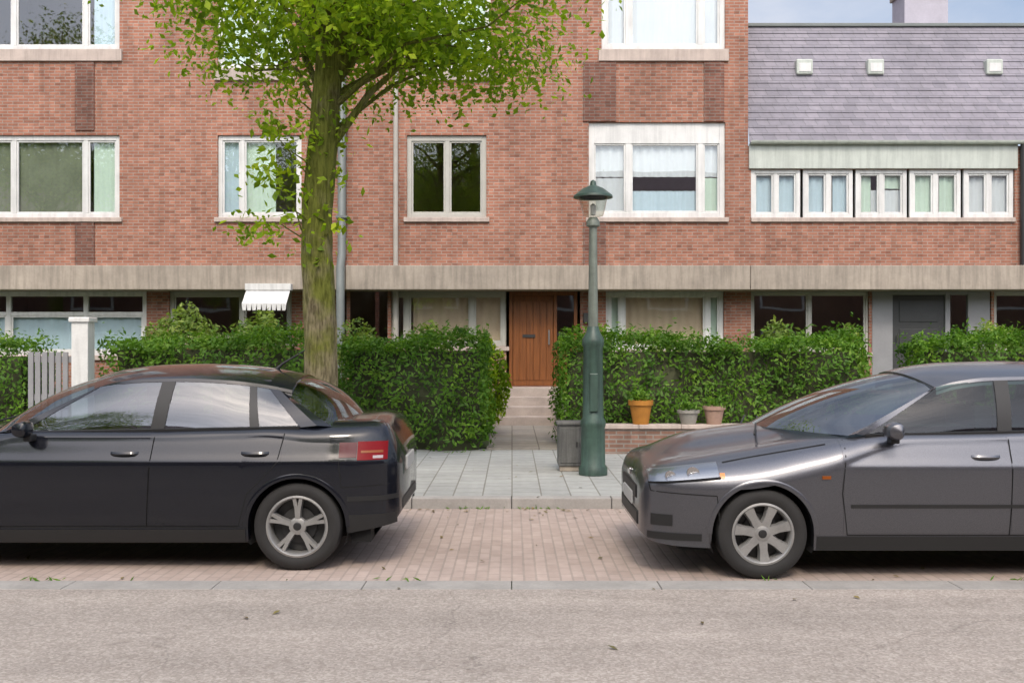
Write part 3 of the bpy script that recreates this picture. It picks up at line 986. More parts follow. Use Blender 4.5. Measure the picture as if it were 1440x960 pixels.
# ------------------------------------------------------------------ trees
def street_tree(x, y, label, seed, hide=False):
    r = np.random.default_rng(seed)
    t = thing('street_tree', label, 'tree', (x, y, PZ), 'street trees')
    tr = MB()
    path = [(x + .02, y, -.05), (x, y, .25), (x + .01, y, 1.5), (x - .03, y, 3.0), (x + .05, y + .02, 4.2), (x + .12, y, 5.3), (x + .1, y, 7.0), (x + .2, y, 8.4)]
    pz = interp([(p_[2], p_[0]) for p_ in path])
    pr_ = interp([(p_[2], q_) for p_, q_ in zip(path, [.26, .195, .178, .168, .16, .135, .09, .03])])
    rows = []
    for i in range(150):
        z = -.05 + 8.4 * i / 149
        row = []
        for k_ in range(44):
            a = 2 * math.pi * k_ / 44
            w_ = .010 * math.sin(a * 9 + 1.3 * math.sin(z * 2.1) + z * 1.1) + .007 * math.sin(a * 17 - z * 2.7 + math.sin(z * 5)) + .010 * math.sin(a * 3 + z * 1.7) + .006 * math.sin(z * 11 + a * 5)
            w_ += .05 * max(0, .5 - z) * math.sin(a * 5 + .8)
            rr = pr_(z) * (1 + w_ * 3.2)
            row.append((pz(z) + rr * math.cos(a), y + rr * math.sin(a), z))
        rows.append(row)
    tr.grid(rows, True)
    cl = []
    for i in range(46):
        q = r.normal(size=3)
        q /= np.linalg.norm(q)
        q *= r.uniform(.45, 1) ** .5
        cl.append((x + .78 + q[0] * 2.25, y + q[1] * 2.1, 6.9 + q[2] * 2.2))
    # low fringe that hangs into the picture
    for i in range(44):
        u = r.uniform(-1.9, 2.5)
        low = 4.95 if u < -.5 else 4.62
        cl.append((x + u, y + r.uniform(-1.4, 1.5), low + r.uniform(0, 1.0) + .22 * abs(u)))
    for (a, b, c) in ((-.55, .0, 3.55), (-.72, .1, 2.95), (-.45, -.1, 4.1)):
        cl.append((x + a, y + b, c))
    shoots = [(x + .30 * math.sin(k_ * 2.1) - .06, y - .16 + .12 * math.cos(k_ * 1.7), 2.75 + k_ * .21) for k_ in range(9)]
    limbs = MB()
    for i, c in enumerate(cl):
        if i % 2 == 0 or i >= len(cl) - 3:
            z0 = min(max(c[2] - r.uniform(.5, 1.3), 2.4 if i >= len(cl) - 3 else 3.75), 7.2)
            p0 = np.array((x + .04, y, z0))
            p3 = np.array(c)
            p1 = p0 + (p3 - p0) * .35 + np.array((0, 0, .28)) * (1 if c[2] > 4.6 else .3) + r.normal(0, .08, 3)
            p2 = p0 + (p3 - p0) * .7 + np.array((0, 0, .25)) * (1 if c[2] > 4.6 else .3) + r.normal(0, .1, 3)
            w = .055 if i < 60 else .03
            if i >= len(cl) - 3:
                w = .014
            limbs.tube([p0, p1, p2, p3], [w, w * .7, w * .4, w * .15], 6)
    trunk = tr.build('trunk', M['bark'], t, smooth=True)
    P, Q = [], []
    for i, c in enumerate(cl):
        small = i >= len(cl) - 3
        n = 110 if small else 270
        o = r.normal(0, 1, (n, 3)) * np.array((.40, .40, .24)) * (.45 if small else 1)
        P.append(np.array(c) + o)
        Q.append(o / (np.linalg.norm(o, axis=1)[:, None] + .1) + np.array((0, 0, .7)))
    for c in shoots:
        o = r.normal(0, 1, (42, 3)) * np.array((.13, .12, .14))
        P.append(np.array(c) + o)
        Q.append(o / (np.linalg.norm(o, axis=1)[:, None] + .1) + np.array((0, 0, .7)))
        limbs.tube([(x, y, c[2] - .25), ((x + c[0]) / 2, (y + c[1]) / 2 - .04, c[2] - .1), c], [.014, .010, .004], 6)
    limbs.build('limb', M['bark'], t, smooth=True)
    leaves(np.concatenate(P), np.concatenate(Q), .052, 'crown', M['treeleaf'], t, spread=.8, aspect=.75)
    return t


src = street_tree(wx(450, 11.2), 11.2, 'leafy street tree with a mossy trunk behind the navy car', 3)


def copy_tree(o, dx, dy, label, sc):
    c = o.copy()
    COL.objects.link(c)
    c.location = (o.location.x + dx, o.location.y + dy, o.location.z)
    c['label'] = label
    c.scale = (sc, sc, sc)
    for chd in list(o.children):
        k = chd.copy()
        COL.objects.link(k)
        k.parent = c


copy_tree(src, 0, -22.5, 'street tree on the opposite pavement, reflected dark green in the small window', 1.7)
copy_tree(src, -11.5, -19.4, 'street tree on the opposite pavement, reflected pale in the window by the trunk', 1.35)
copy_tree(src, -20.5, -19.6, 'street tree on the opposite pavement, reflected in the leftmost windows', 1.9)

# ------------------------------------------------------------------ street furniture
ld = 11.8
lx = wx(834, ld)
t = thing('street_lamp', 'green iron street lamp with a small lantern, beside the garden path', 'street lamp', (lx, ld, PZ))
b = MB()
b.lathe([(0, 0), (.17, 0), (.17, .08), (.145, .12), (.14, .55), (.15, .58), (.15, .63), (.125, .68), (.115, 1.5), (.13, 1.53), (.13, 1.6), (.085, 1.68), (.065, 1.75)], (lx, ld, PZ), 20)
b.build('base', M['green'], t, smooth=True)
lz = wz(306, ld)
b = MB().lathe([(.06, 1.75), (.046, lz - PZ - .12), (.08, lz - PZ - .1), (.08, lz - PZ - .05), (.05, lz - PZ)], (lx, ld, PZ), 16)
b.build('post', M['fadedgreen'], t, smooth=True)
b = MB().lathe([(.05, 0), (.12, .02), (.17, .22), (.175, .24)], (lx, ld, lz), 16)
b.build('lantern_glass', M['lampglass'], t, smooth=True)
b = MB().lathe([(.175, .24), (.235, .235), (.23, .26), (.13, .34), (.04, .38), (.03, .43), (0, .45)], (lx, ld, lz), 20)
b.build('lantern_cap', M['green'], t, smooth=True)
MB().lathe([(0, .02), (.03, .03), (.035, .14), (0, .17)], (lx, ld, lz), 10).build('bulb', M['white'], t, smooth=True)
MB().box((lx - .05, ld - .148, PZ + .75), (lx + .05, ld - .1, PZ + 1.2)).build('hatch', M['green'], t, bevel=.01)

cd = 12.1
c0, c1 = wx(785, cd), wx(818, cd)
t = thing('utility_cabinet', 'low grey utility cabinet standing against the green street lamp', 'cabinet', ((c0 + c1) / 2, cd, PZ))
MB().box((c0, cd, PZ + .06), (c1, cd + .3, PZ + .56)).build('casing', M['cabinet'], t, bevel=.012)
MB().box((c0 + .02, cd + .02, PZ), (c1 - .02, cd + .28, PZ + .06)).build('plinth', M['concrete'], t)
MB().box((c0 - .02, cd - .02, PZ + .56), (c1 + .02, cd + .32, PZ + .6)).build('lid', M['cabinet'], t, bevel=.01)
dd = MB().box((c0 + .025, cd - .008, PZ + .1), (c1 - .025, cd + .001, PZ + .53)).build('door', M['cabinet'], t, bevel=.004)
MB().box((c1 - .07, cd - .02, PZ + .3), (c1 - .05, cd - .008, PZ + .36)).build('handle', M['iron'], dd)

wy = 14.16
w0, w1 = wx(842, wy), wx(1228, wy)
t = thing('garden_wall', 'low brick garden wall with stone coping at the foot of the long hedge', 'wall', ((w0 + w1) / 2, wy, PZ))
MB().box((w0, wy, 0), (w1, wy + .22, .46)).build('brickwork', M['wall_brick'], t)
b = MB()
xx = w0 - .03
while xx < w1:
    b.box((xx, wy - .035, .46), (min(xx + .596, w1 + .03), wy + .255, .52))
    xx += .6
b.build('coping', M['sillstone'], t, bevel=.008)


def pot(px, r, h, mname, label, leafn=160):
    x, y = wx(px, wy + .11), wy + .11
    t = thing('flower_pot', label, 'flower pot', (x, y, .52), 'pots on the garden wall')
    MB().lathe([(0, 0), (r * .68, 0), (r * .95, h * .8), (r * 1.08, h * .8), (r * 1.1, h), (r * .95, h), (r * .9, h * .88), (0, h * .88)], (x, y, .52), 24).build('pot', M[mname], t, smooth=True)
    q = rng.normal(size=(leafn, 3)) * np.array((.09, .08, .06)) + np.array((x, y, .52 + h + .06))
    leaves(q, np.tile((0, 0, 1.0), (leafn, 1)), .035, 'foliage', M['leaf'], t)


pot(901, .165, .34, 'pot', 'bright orange clay flower pot on the low garden wall')
pot(968, .15, .2, 'pot3', 'grey stone flower pot on the wall beside the orange pot')
pot(1004, .15, .26, 'pot2', 'pinkish pale clay flower pot, rightmost on the low wall')

gx0 = hgx(121)
t = thing('gate_post', 'white painted gate post between two hedges behind the navy car', 'gate post', (gx0, HD - .1, PZ))
MB().box((gx0 - .12, HD - .22, 0), (gx0 + .12, HD + .02, 1.98)).build('shaft', M['white'], t, bevel=.01)
MB().box((gx0 - .15, HD - .25, 1.98), (gx0 + .15, HD + .05, 2.05)).add([(gx0 - .15, HD - .25, 2.051), (gx0 + .15, HD - .25, 2.051), (gx0 + .15, HD + .05, 2.051), (gx0 - .15, HD + .05, 2.051), (gx0, HD - .1, 2.14)], [(0, 1, 4), (1, 2, 4), (2, 3, 4), (3, 0, 4)]) or None
MB().box((gx0 - .15, HD - .25, 1.98), (gx0 + .15, HD + .05, 2.05)).build('cap', M['white'], t, bevel=.012)
q0, q1 = hgx(44), gx0 - .14
t = thing('garden_gate', 'pale grey slatted garden gate left of the white gate post', 'gate', ((q0 + q1) / 2, HD, PZ))
b = MB()
for z in (.3, .85, 1.4):
    b.box((q0, HD - .07, z), (q1, HD - .03, z + .09))
b.build('rail', M['greypaint'], t)
b = MB()
xx = q0
while xx < q1 - .06:
    b.box((xx, HD - .1, .18), (xx + .075, HD - .072, 1.55))
    xx += .1
b.build('slats', M['greypaint'], t, bevel=.004)


# ------------------------------------------------------------------ cars
def make_car(P):
    X0, YC = P['x0'], P['yc']
    Ln = P['L']
    top, wid, bot, crown = (interp(P[k]) for k in ('top', 'wid', 'bot', 'crown'))
    belt = P['belt']
    pm = M[P['paint']]
    wr, ra = P['wr'], P['ra']
    wheels = P['wheels']
    t = thing('parked_car', P['label'], 'car', (X0 + Ln / 2, YC, 0), 'cars parked along the kerb')
    prof = interp([(.15, -.06), (.26, -.03), (.40, -.008), (.55, .002), (.70, .004), (.755, .003), (.785, -.008), (.81, -.020), (.90, -.058), (1.0, -.108), (1.1, -.16)])

    rollf, rollwf = interp(P['roll']), interp(P['rollw'])

    def side0(x, z):
        return wid(x) + prof(z * 1.0 / belt * 0.97)

    def side(x, z):
        rl, zs = rollf(x), top(x) - rollf(x)
        if z <= zs:
            return side0(x, z)
        u = min(1.0, (z - zs) / rl)
        return side0(x, zs) - rollwf(x) * (1 - math.sqrt(max(0, 1 - u * u)))

    def W(x, y, z):
        return (X0 + x, YC + y, z)
    xs = set(round(i * .03, 4) for i in range(int(Ln / .03) + 1)) | {Ln, .01, .02, Ln - .01, Ln - .02}
    for c in wheels:
        for i in range(37):
            xs.add(round(c + ra * math.cos(math.pi * i / 36), 4))
        xs.add(c + ra + .004)
        xs.add(c - ra - .004)
    xs = sorted(x for x in xs if 0 <= x <= Ln)

    def zbot(x):
        z = bot(x)
        for c in wheels:
            if abs(x - c) <= ra:
                z = max(z, wr + math.sqrt(max(0, ra * ra - (x - c) ** 2)) + .0)
        return z
    rows = []
    ts = [i / 34 for i in range(35)]
    for x in xs:
        zb, zt = zbot(x), top(x)
        zs = zt - rollf(x)
        half = [(side(x, zb) - .07, zb + .0)]
        for q in ts:
            z = zb + (zs - zb) * q
            half.append((side(x, z), z))
        ws = half[-1][0]
        rl, rw = rollf(x), rollwf(x)
        for q in (.12, .26, .4, .54, .68, .82, .94):
            a_ = q * math.pi / 2
            half.append((ws - rw * (1 - math.cos(a_)), zs + rl * math.sin(a_)))
        wi = ws - rw
        half += [(wi, zt), (wi * .75, zt + crown(x) * .44), (wi * .4, zt + crown(x) * .84), (0, zt + crown(x))]
        row = [W(x, -y, z) for y, z in half] + [W(x, y, z) for y, z in reversed(half[:-1])]
        rows.append(row)
    b = MB().grid(rows)
    n = len(rows[0])
    b.f.append(tuple(range(n)))
    b.f.append(tuple((len(rows) - 1) * n + i for i in range(n)))
    body = b.build('body', pm, t, smooth=True, angle=50)

    def patch(x0, x1, zl, zh, off, sgn=-1, nx=16, nz=6):
        rows = []
        for i in range(nx + 1):
            x = x0 + (x1 - x0) * i / nx
            a = zl(x) if callable(zl) else zl
            c = zh(x) if callable(zh) else zh
            rows.append([W(x, sgn * (side(x, a + (c - a) * j / nz) + off), a + (c - a) * j / nz) for j in range(nz + 1)])
        # a rim back to the body so the patch is a solid piece
        m_ = MB().grid(rows)
        per = [r[0] for r in rows] + rows[-1][1:] + [r[-1] for r in reversed(rows[:-1])] + list(reversed(rows[0][1:-1]))
        inn = [(p[0], p[1] - sgn * (off + .01), p[2]) for p in per]
        per.append(per[0])
        inn.append(inn[0])
        m_.grid([per, inn])
        return m_

    def ribbon(pts, wdt=.007, off=.0035, sgn=-1):
        m_ = MB()
        for (xa, za), (xb, zb_) in zip(pts[:-1], pts[1:]):
            k = max(1, int(math.hypot(xb - xa, zb_ - za) / .05))
            dx, dz = xb - xa, zb_ - za
            l = math.hypot(dx, dz)
            nx, nz = -dz / l * wdt / 2, dx / l * wdt / 2
            rows = []
            for i in range(k + 1):
                x, z = xa + dx * i / k, za + dz * i / k
                rows.append([W(x + nx, sgn * (side(x + nx, z + nz) + off), z + nz), W(x - nx, sgn * (side(x - nx, z - nz) + off), z - nz)])
            m_.grid(rows)
        return m_
    # --- roof and glass
    zr = interp(P['roof'])
    wrf = interp(P['roofw'])
    r0, r1 = P['roof'][0][0], P['roof'][-1][0]
    rows = []
    for i in range(25):
        x = r0 + (r1 - r0) * i / 24
        w_ = wrf(x)
        z = zr(x)
        rows.append([W(x + .11 * max(0, 1 - i / 6) * (abs(f) ** 2), w_ * f, z + .012 - .105 * abs(f) ** 2.2 - (0.02 if abs(f) == 1 else 0)) for f in (-1, -.985, -.95, -.9, -.8, -.7, -.55, -.4, -.2, 0, .2, .4, .55, .7, .8, .9, .95, .985, 1)])
    rf = MB().grid(rows)
    low = [[(p[0], p[1], p[2] - .03) for p in r] for r in rows]
    rf.grid(low)
    rf.grid([rows[0], low[0]]).grid([rows[-1], low[-1]])
    rf.build('roof', pm, t, smooth=True)

    def redge(x, s):          # roof edge point
        return W(x, s * (wrf(x) - .004), zr(x) - .112)

    def bedge(x, s):          # belt edge point
        return W(x, s * (side0(x, 1.0) - .035), P['beltline'](x))
    ca, cs = P['cowl'], P['cowl_side']
    xd, xds = P['deck'], P['deck_side']

    def screen(xc, xside, xr, name, zoff=.0):
        rows = []
        kk = 10
        zc = top(xc) + crown(xc) - .012
        for i in range(13):
            f = -1 + 2 * i / 12
            bx = xc + (xside - xc) * abs(f) ** 1.9
            bw = (side0(xside, 1.0) - .04) * f
            bz = zc + (P['beltline'](xside) - zc) * abs(f) ** 2
            tw_ = (wrf(xr) - .006) * f
            tz = zr(xr) - .105 * abs(f) ** 2.2 - (.018 * (abs(f) > .99))
            txx = xr + (.10 * abs(f) ** 2 if xr > xc else -.03 * abs(f) ** 2)
            row = []
            for j in range(kk + 1):
                u = j / kk
                bul = .045 * 4 * u * (1 - u) * (1 - abs(f) ** 3)
                row.append(W(bx + (txx - bx) * u - bul * .5 * (1 if xr > bx else -1), bw + (tw_ - bw) * u, bz + (tz - bz) * u + bul))
            rows.append(row)
        return MB().grid(rows), rows[0], rows[-1]
    m_, wl, wrr = screen(ca, cs, r0 + .01, 'windscreen')
    ws = m_.build('windscreen', M[P['glassm'][0]], t, smooth=True)
    m_, dl, dr = screen(xd, xds, r1 - .01, 'rear')
    m_.build('rear_window', M[P['glassm'][0]], t, smooth=True)

    def ruled(b0, b1, t0, t1, s, off=0, n=6, k=4):
        rows = []
        for i in range(n + 1):
            u = i / n
            pb = Vector(bedge(b0 + (b1 - b0) * u, s))
            pt = Vector(redge(t0 + (t1 - t0) * u, s))
            row = []
            for j in range(k + 1):
                v = j / k
                p = pb.lerp(pt, v)
                p.y += s * (.018 * 4 * v * (1 - v) + off)
                row.append(tuple(p))
            rows.append(row)
        return rows

    def thick(rows, s, th):
        m_ = MB().grid(rows)
        inn = [[(p[0], p[1] - s * th, p[2]) for p in r] for r in rows]
        m_.grid(inn)
        m_.grid([rows[0], inn[0]]).grid([rows[-1], inn[-1]])
        m_.grid([[r[0] for r in rows], [r[0] for r in inn]]).grid([[r[-1] for r in rows], [r[-1] for r in inn]])
        return m_
    for s in (-1, 1):
        for (b0, b1, t0, t1) in P['glass']:
            MB().grid(ruled(b0, b1, t0, t1, s)).build('side_window', M[P['glassm'][1]], t, smooth=True)
        for (b0, b1, t0, t1, mm) in P['pillars']:
            thick(ruled(b0, b1, t0, t1, s, .006, 3, 5), s, .03).build('pillar', pm if mm == 'body' else M[mm], t, smooth=True)
        # A pillar: between windscreen edge and first glass
        edge = wl if s < 0 else wrr
        g0 = P['glass'][0]
        ge = ruled(g0[0], g0[1], g0[2], g0[3], s, .004, 6, 10)[0]
        mid = [tuple((Vector(a) + Vector(c)) / 2 + Vector((-.012, s * .014, .012))) for a, c in zip(edge, ge)]
        thick([edge, mid, ge], s, .03).build('pillar', pm, t, smooth=True)
        edge = dl if s < 0 else dr
        g0 = P['pillars'][-1] if P['pillars'][-1][4] == 'body' else P['glass'][-1]
        ge = ruled(g0[0], g0[1], g0[2], g0[3], s, .004, 6, 10)[-1]
        mid = [tuple((Vector(a) + Vector(c)) / 2 + Vector((.012, s * .02, .012))) for a, c in zip(edge, ge)]
        thick([edge, mid, ge], s, .03).build('pillar', pm, t, smooth=True)
        # belt trim
        x0, x1 = P['glass'][0][0], P['glass'][-1][1]
        tb = MB()
        rows = []
        for i in range(21):
            x = x0 + (x1 - x0) * i / 20
            p = bedge(x, s)
            rows.append([(p[0], p[1] + s * .012, p[2] - .012), (p[0], p[1] + s * .014, p[2] + .006), (p[0], p[1] - s * .01, p[2] + .014)])
        tb.grid(rows)
        tb.build('belt_trim', M[P.get('trim', 'black')], t, smooth=True)
        # doors
        for (pts, hxp) in P['doors']:
            dseam = ribbon(pts, sgn=s)
            xa = min(p[0] for p in pts) + .012
            xb = max(p[0] for p in pts) - .012
            za = min(p[1] for p in pts) + .012
            zb_ = max(p[1] for p in pts) - .004
            cut = P['wheels'][1]

            def zl(x, za=za):
                dd = abs(x - cut)
                return max(za, wr + math.sqrt(max(0, (ra + .035) ** 2 - dd * dd)) if dd < ra + .035 else za)
            dr_ = patch(xa, xb, zl, zb_, .0022, s, 44, 44).build('door', pm, t, smooth=True, angle=50)
            dseam.build('door_seam', M['gap'], dr_)
            hb = MB()
            hzv = P['handle_z']
            y0 = side(hxp, hzv)
            rows = []
            for i in range(9):
                u = i / 8
                x = hxp - .1 + .2 * u
                o = .028 * math.sin(math.pi * min(1, max(0, u))) ** .4
                rows.append([W(x, s * (y0 + o * .95), hzv - .014), W(x, s * (y0 + o + .006), hzv), W(x, s * (y0 + o * .95), hzv + .014), W(x, s * (y0 + o * .3), hzv)])
            hb.grid(rows, True)
            hb.build('handle', pm, dr_, smooth=True)
        # sill strip
        patch(wheels[0] + ra + .02, wheels[1] - ra - .02, lambda x: bot(x) + .004, lambda x: bot(x) + .10, .006, s, 12, 3).build('sill', M['black'], t, smooth=True)
        for c in wheels:
            rows = []
            for i in range(41):
                q = math.pi * (.0 + 1.0 * i / 40)
                rr_ = []
                for dr2, oo in ((0, -.03), (.0, .004), (.018, .009), (.034, .002)):
                    xx, zz = c + (ra - .002 + dr2) * math.cos(q), wr + (ra - .002 + dr2) * math.sin(q)
                    zz = max(zz, bot(xx) + .002)
                    rr_.append(W(xx, s * (side(xx, zz) + oo), zz))
                rows.append(rr_)
            MB().grid(rows).build('arch_lip', pm, t, smooth=True, angle=60)
        # mirror
        mx, mz = P['mirror']
        y = side0(mx, .9) + .09
        mb = MB()
        rows = []
        for i in range(9):
            u = -1 + 2 * i / 8
            rr = math.sqrt(max(0.02, 1 - u ** 4))
            rows.append([W(mx + .058 * math.cos(q) * rr * (1.5 if math.cos(q) < 0 else .55), s * (y + .085 * u), mz + .07 + .06 * math.copysign(abs(math.sin(q)) ** .7, math.sin(q)) * rr) for q in [2 * math.pi * k / 14 for k in range(14)]])
        mb.grid(rows, True)
        mb.f.append(tuple(range(14)))
        mb.f.append(tuple(8 * 14 + i for i in range(14)))
        mir = mb.build('mirror', pm, t, smooth=True)
        MB().box(W(mx - .03, s * (y - .11), mz - .02), W(mx + .03, s * (y - .02), mz + .03)).build('mirror_arm', M['black'], mir, bevel=.008)
        # lights
        for (nm, x0, x1, zl, zh, mn, off) in P['lights']:
            patch(x0, x1, zl, zh, off, s, 18, 6).build(nm, M[mn], t, smooth=True)
        for (lx_, lz_, lr) in P['lamps']:
            q_ = W(lx_, s * (side(lx_, lz_) + .004), lz_)
            MB().lathe([(0, s * .012), (lr * .22, s * .011), (lr * .3, s * .004), (lr * .7, s * .008), (lr * .95, s * .014), (lr * 1.04, s * .014), (lr * 1.08, 0)], q_, 24, 'y').build('lamp_reflector', M['chrome'], t, smooth=True)
        for sm in P['seams']:
            ribbon(sm, .006, .003, s).build('panel_seam', M['gap'], t)
        for (nm, x0, x1, zl, zh, mn, off) in P['patches']:
            patch(x0, x1, zl, zh, off, s, 18, 4).build(nm, M[mn], t, smooth=True)
        # wheels
        for c in wheels:
            we = bpy.data.objects.new('wheel', None)
            COL.objects.link(we)
            we.parent = t
            we.location = Vector(W(c, s * (side(c, .6) - .125), wr)) - t.location
            cen = W(c, s * (side(c, .6) - .125), wr)
            rr = P['rim']
            o = s

            def pr(lst):
                return [(r_, h * o) for r_, h in lst]
            MB().lathe(pr([(rr, -.1), (rr + .03, -.108), (wr - .03, -.108), (wr - .008, -.09), (wr, -.06), (wr, .06), (wr - .008, .09), (wr - .03, .106), (rr + .04, .11), (rr + .012, .102), (rr, .095)]), cen, 56, 'y').build('tyre', M['rubber'], we, smooth=True)
            rm = MB()
            rm.lathe(pr([(rr + .002, .1), (rr - .012, .104), (rr - .022, .095), (rr - .03, .04), (rr - .03, -.09)]), cen, 56, 'y')
            rm.lathe(pr([(.0, .088), (.045, .088), (.062, .08), (.066, .05), (.0, .05)]), cen, 24, 'y')
            ns = P['spokes']
            for k in range(ns):
                a = 2 * math.pi * k / ns + P.get('spin', .3)
                for da in ((-.13, .13) if P['twin'] else (0,)):
                    ww = .017 if P['twin'] else .034
                    pts = []
                    for (rad, hw, h0, h1) in ((.05, ww * 1.2, .05, .084), (rr * .55, ww, .045, .088), (rr - .018, ww * (1.0 if P['twin'] else 1.35), .05, .097)):
                        aa = a + da * (rad / rr)
                        ca_, sa_ = math.cos(aa), math.sin(aa)
                        ring = []
                        for (tt, hh) in ((-hw, h0), (-hw * .75, h1), (hw * .75, h1), (hw, h0)):
                            ring.append((cen[0] + ca_ * rad - sa_ * tt, cen[1] + o * hh, cen[2] + sa_ * rad + ca_ * tt))
                        pts.append(ring)
                    rm.grid(pts, True)
            rm.build('rim', M['alloy'], we, smooth=True, angle=40)
            MB().lathe(pr([(0, .0), (rr - .035, .0), (rr - .03, -.02)]), cen, 32, 'y').lathe(pr([(.06, .025), (.13, .02), (.13, .0)]), cen, 24, 'y').build('brake_disc', M['iron'], we)
            MB().lathe(pr([(0, .094), (.024, .093), (.03, .088)]), cen, 16, 'y').build('hub_cap', M['black'], we)
    # underbody
    u = MB()
    for a, c in ((.25, wheels[0] - ra - .02), (wheels[0] + ra + .02, wheels[1] - ra - .02), (wheels[1] + ra + .02, Ln - .2)):
        u.box(W(a, -.76 * P['wk'], .19), W(c, .76 * P['wk'], .5))
    u.box(W(.25, -.58, .2), W(Ln - .2, .58, .62))
    for c in wheels:
        for s in (-1, 1):
            rows = []
            for i in range(25):
                q = math.pi * (-.12 + 1.24 * i / 24)
                rows.append([W(c + (ra + .015) * math.cos(q), s * .55, wr + (ra + .015) * math.sin(q)), W(c + (ra + .015) * math.cos(q), s * (side(c, .6) - .04), wr + (ra + .015) * math.sin(q))])
            u.grid(rows)
    u.build('underbody', M['gap'], t)
    # cabin
    it = MB()
    zf = P['beltline']((cs + xds) / 2) + .006
    it.box(W(ca + .5, -.62 * P['wk'], zf - .002 + .02), W(xd - .15, .62 * P['wk'], zf + .024))
    sb = it.build('parcel_shelf', M['seat'], t)
    for sx in P['seats']:
        for sy in (-.37, .37):
            s_ = MB()
            s_.box(W(sx, sy - .24, zf - .1), W(sx + .13, sy + .24, zf + .16))
            s_.box(W(sx + .04, sy - .14, zf + .19), W(sx + .13, sy + .14, zf + .35))
            s_.box(W(sx + .07, sy - .06, zf + .15), W(sx + .09, sy + .06, zf + .2))
            s_.build('seat', M['seat'], t, bevel=.035)
    sw = MB()
    sw.tube([W(ca + .75 + .06 * math.cos(q) * .4, .37 * P.get('drv', 1) + .18 * math.sin(q), zf + .02 + .17 * math.cos(q)) for q in [2 * math.pi * k / 20 for k in range(21)]], .014, 8)
    sw.build('steering_wheel', M['seat'], t, smooth=True)
    # front and rear faces
    for (nm, xf, yh, z0, z1, mn, th) in P['faces']:
        MB().box(W(xf - th, -yh, z0), W(xf + th, yh, z1)).build(nm, M[mn], t, bevel=.012)
    a = MB().tube([W(r1 - .25, 0, zr(r1 - .25) + .0), W(r1 - .2, 0, zr(r1 - .25) + .05), W(r1 - .02, 0, zr(r1 - .25) + .16)], [.018, .01, .003], 8)
    a.build('aerial', M['black'], t, smooth=True)
    w1_ = MB().tube([W(ca - .06, -.45, top(ca) + .05), W(ca + .12, .2, top(ca) + .14)], .008, 6).tube([W(ca - .05, .1, top(ca) + .06), W(ca + .12, .62, top(ca) + .12)], .008, 6)
    w1_.build('wiper', M['black'], t)
    return t


LC = dict(
    label='navy black liftback parked on the left, its red tail light towards the path', x0=-5.25, yc=8.03, L=4.42, paint='navy', wk=1.0, glassm=('carglass', 'carglass'),
    roll=[(0, .10), (.5, .18), (1.2, .12), (1.8, .06), (3.4, .065), (4.0, .15), (4.42, .13)], rollw=[(0, .2), (.6, .30), (1.2, .2), (1.8, .08), (3.4, .085), (4.0, .26), (4.42, .22)],
    wr=.318, ra=.352, rim=.222, wheels=(.92, 3.70), spokes=5, twin=True, belt=1.0,
    top=[(0, .66), (.04, .70), (.15, .76), (.5, .85), (1.0, .925), (1.35, .975), (1.7, 1.0), (2.4, 1.0), (3.2, 1.015), (3.7, 1.04), (3.95, 1.07), (4.2, 1.075), (4.30, 1.055), (4.36, .98), (4.40, .9), (4.42, .86)],
    wid=[(0, .58), (.04, .66), (.12, .74), (.3, .82), (.6, .865), (1.0, .88), (2.2, .885), (3.4, .885), (3.9, .87), (4.15, .835), (4.3, .78), (4.38, .70), (4.42, .62)],
    bot=[(0, .30), (.1, .24), (.5, .215), (1.3, .20), (3.2, .20), (3.9, .24), (4.2, .29), (4.38, .33), (4.42, .38)],
    crown=[(0, .0), (.15, .03), (.6, .06), (1.4, .055), (1.8, .0), (3.5, .0), (3.9, .015), (4.3, .02), (4.42, .01)],
    roof=[(2.02, 1.385), (2.2, 1.43), (2.5, 1.462), (2.8, 1.468), (3.1, 1.455), (3.4, 1.42), (3.6, 1.378)],
    roofw=[(2.02, .60), (2.4, .625), (3.0, .62), (3.6, .56)],
    beltline=lambda x: .985 + .018 * (x - 1.5),
    cowl=1.28, cowl_side=1.48, deck=4.06, deck_side=3.93,
    glass=[(1.66, 2.62, 2.18, 2.66), (2.70, 3.34, 2.74, 3.30), (3.40, 3.70, 3.34, 3.44)],
    pillars=[(2.61, 2.71, 2.65, 2.75, 'black'), (3.335, 3.405, 3.295, 3.345, 'black')],
    doors=[([(1.52, .95), (1.50, .6), (1.54, .32), (2.62, .32), (2.66, .96)], 2.46), ([(2.66, .96), (2.62, .32), (3.28, .32), (3.34, .55), (3.56, .78), (3.60, .985)], 3.40)],
    lamps=[(.22, .66, .034), (.36, .67, .036)], handle_z=.845, mirror=(1.78, .955), seats=(2.45, 3.3),
    lights=[('headlight', .07, .5, .60, .72, 'lamphousing', .006), ('headlight_lens', .075, .495, .604, .716, 'headglass', .022),
            ('tail_light', 4.13, 4.34, .795, .925, 'redlens', .008), ('reverse_light', 4.24, 4.31, .806, .826, 'greylens', .0100), ('indicator', 4.155, 4.31, .845, .862, 'amber_dark', .0105),
            ('tail_light', 4.00, 4.125, .815, .92, 'redlens_dark', .007)],
    seams=[[(4.02, .60), (4.40, .615)], [(4.02, .60), (4.0, .79)], [(.55, .55), (.58, .80)]],
    patches=[('bumper_strip', 4.06, 4.41, .50, .535, 'black', .006), ('valance', 4.06, 4.40, lambda x: .24 + (x - 3.9) * .16, lambda x: .40, 'black', .005), ('side_repeater', 1.36, 1.42, .70, .722, 'amber_dark', .007)],
    faces=[('grille', .0, .45, .48, .62, 'black', .012), ('number_plate', -.005, .26, .36, .46, 'plate', .012), ('number_plate', 4.425, .26, .66, .77, 'plate', .012), ('rear_valance', 4.415, .5, .39, .48, 'black', .012)],
)
make_car(LC)
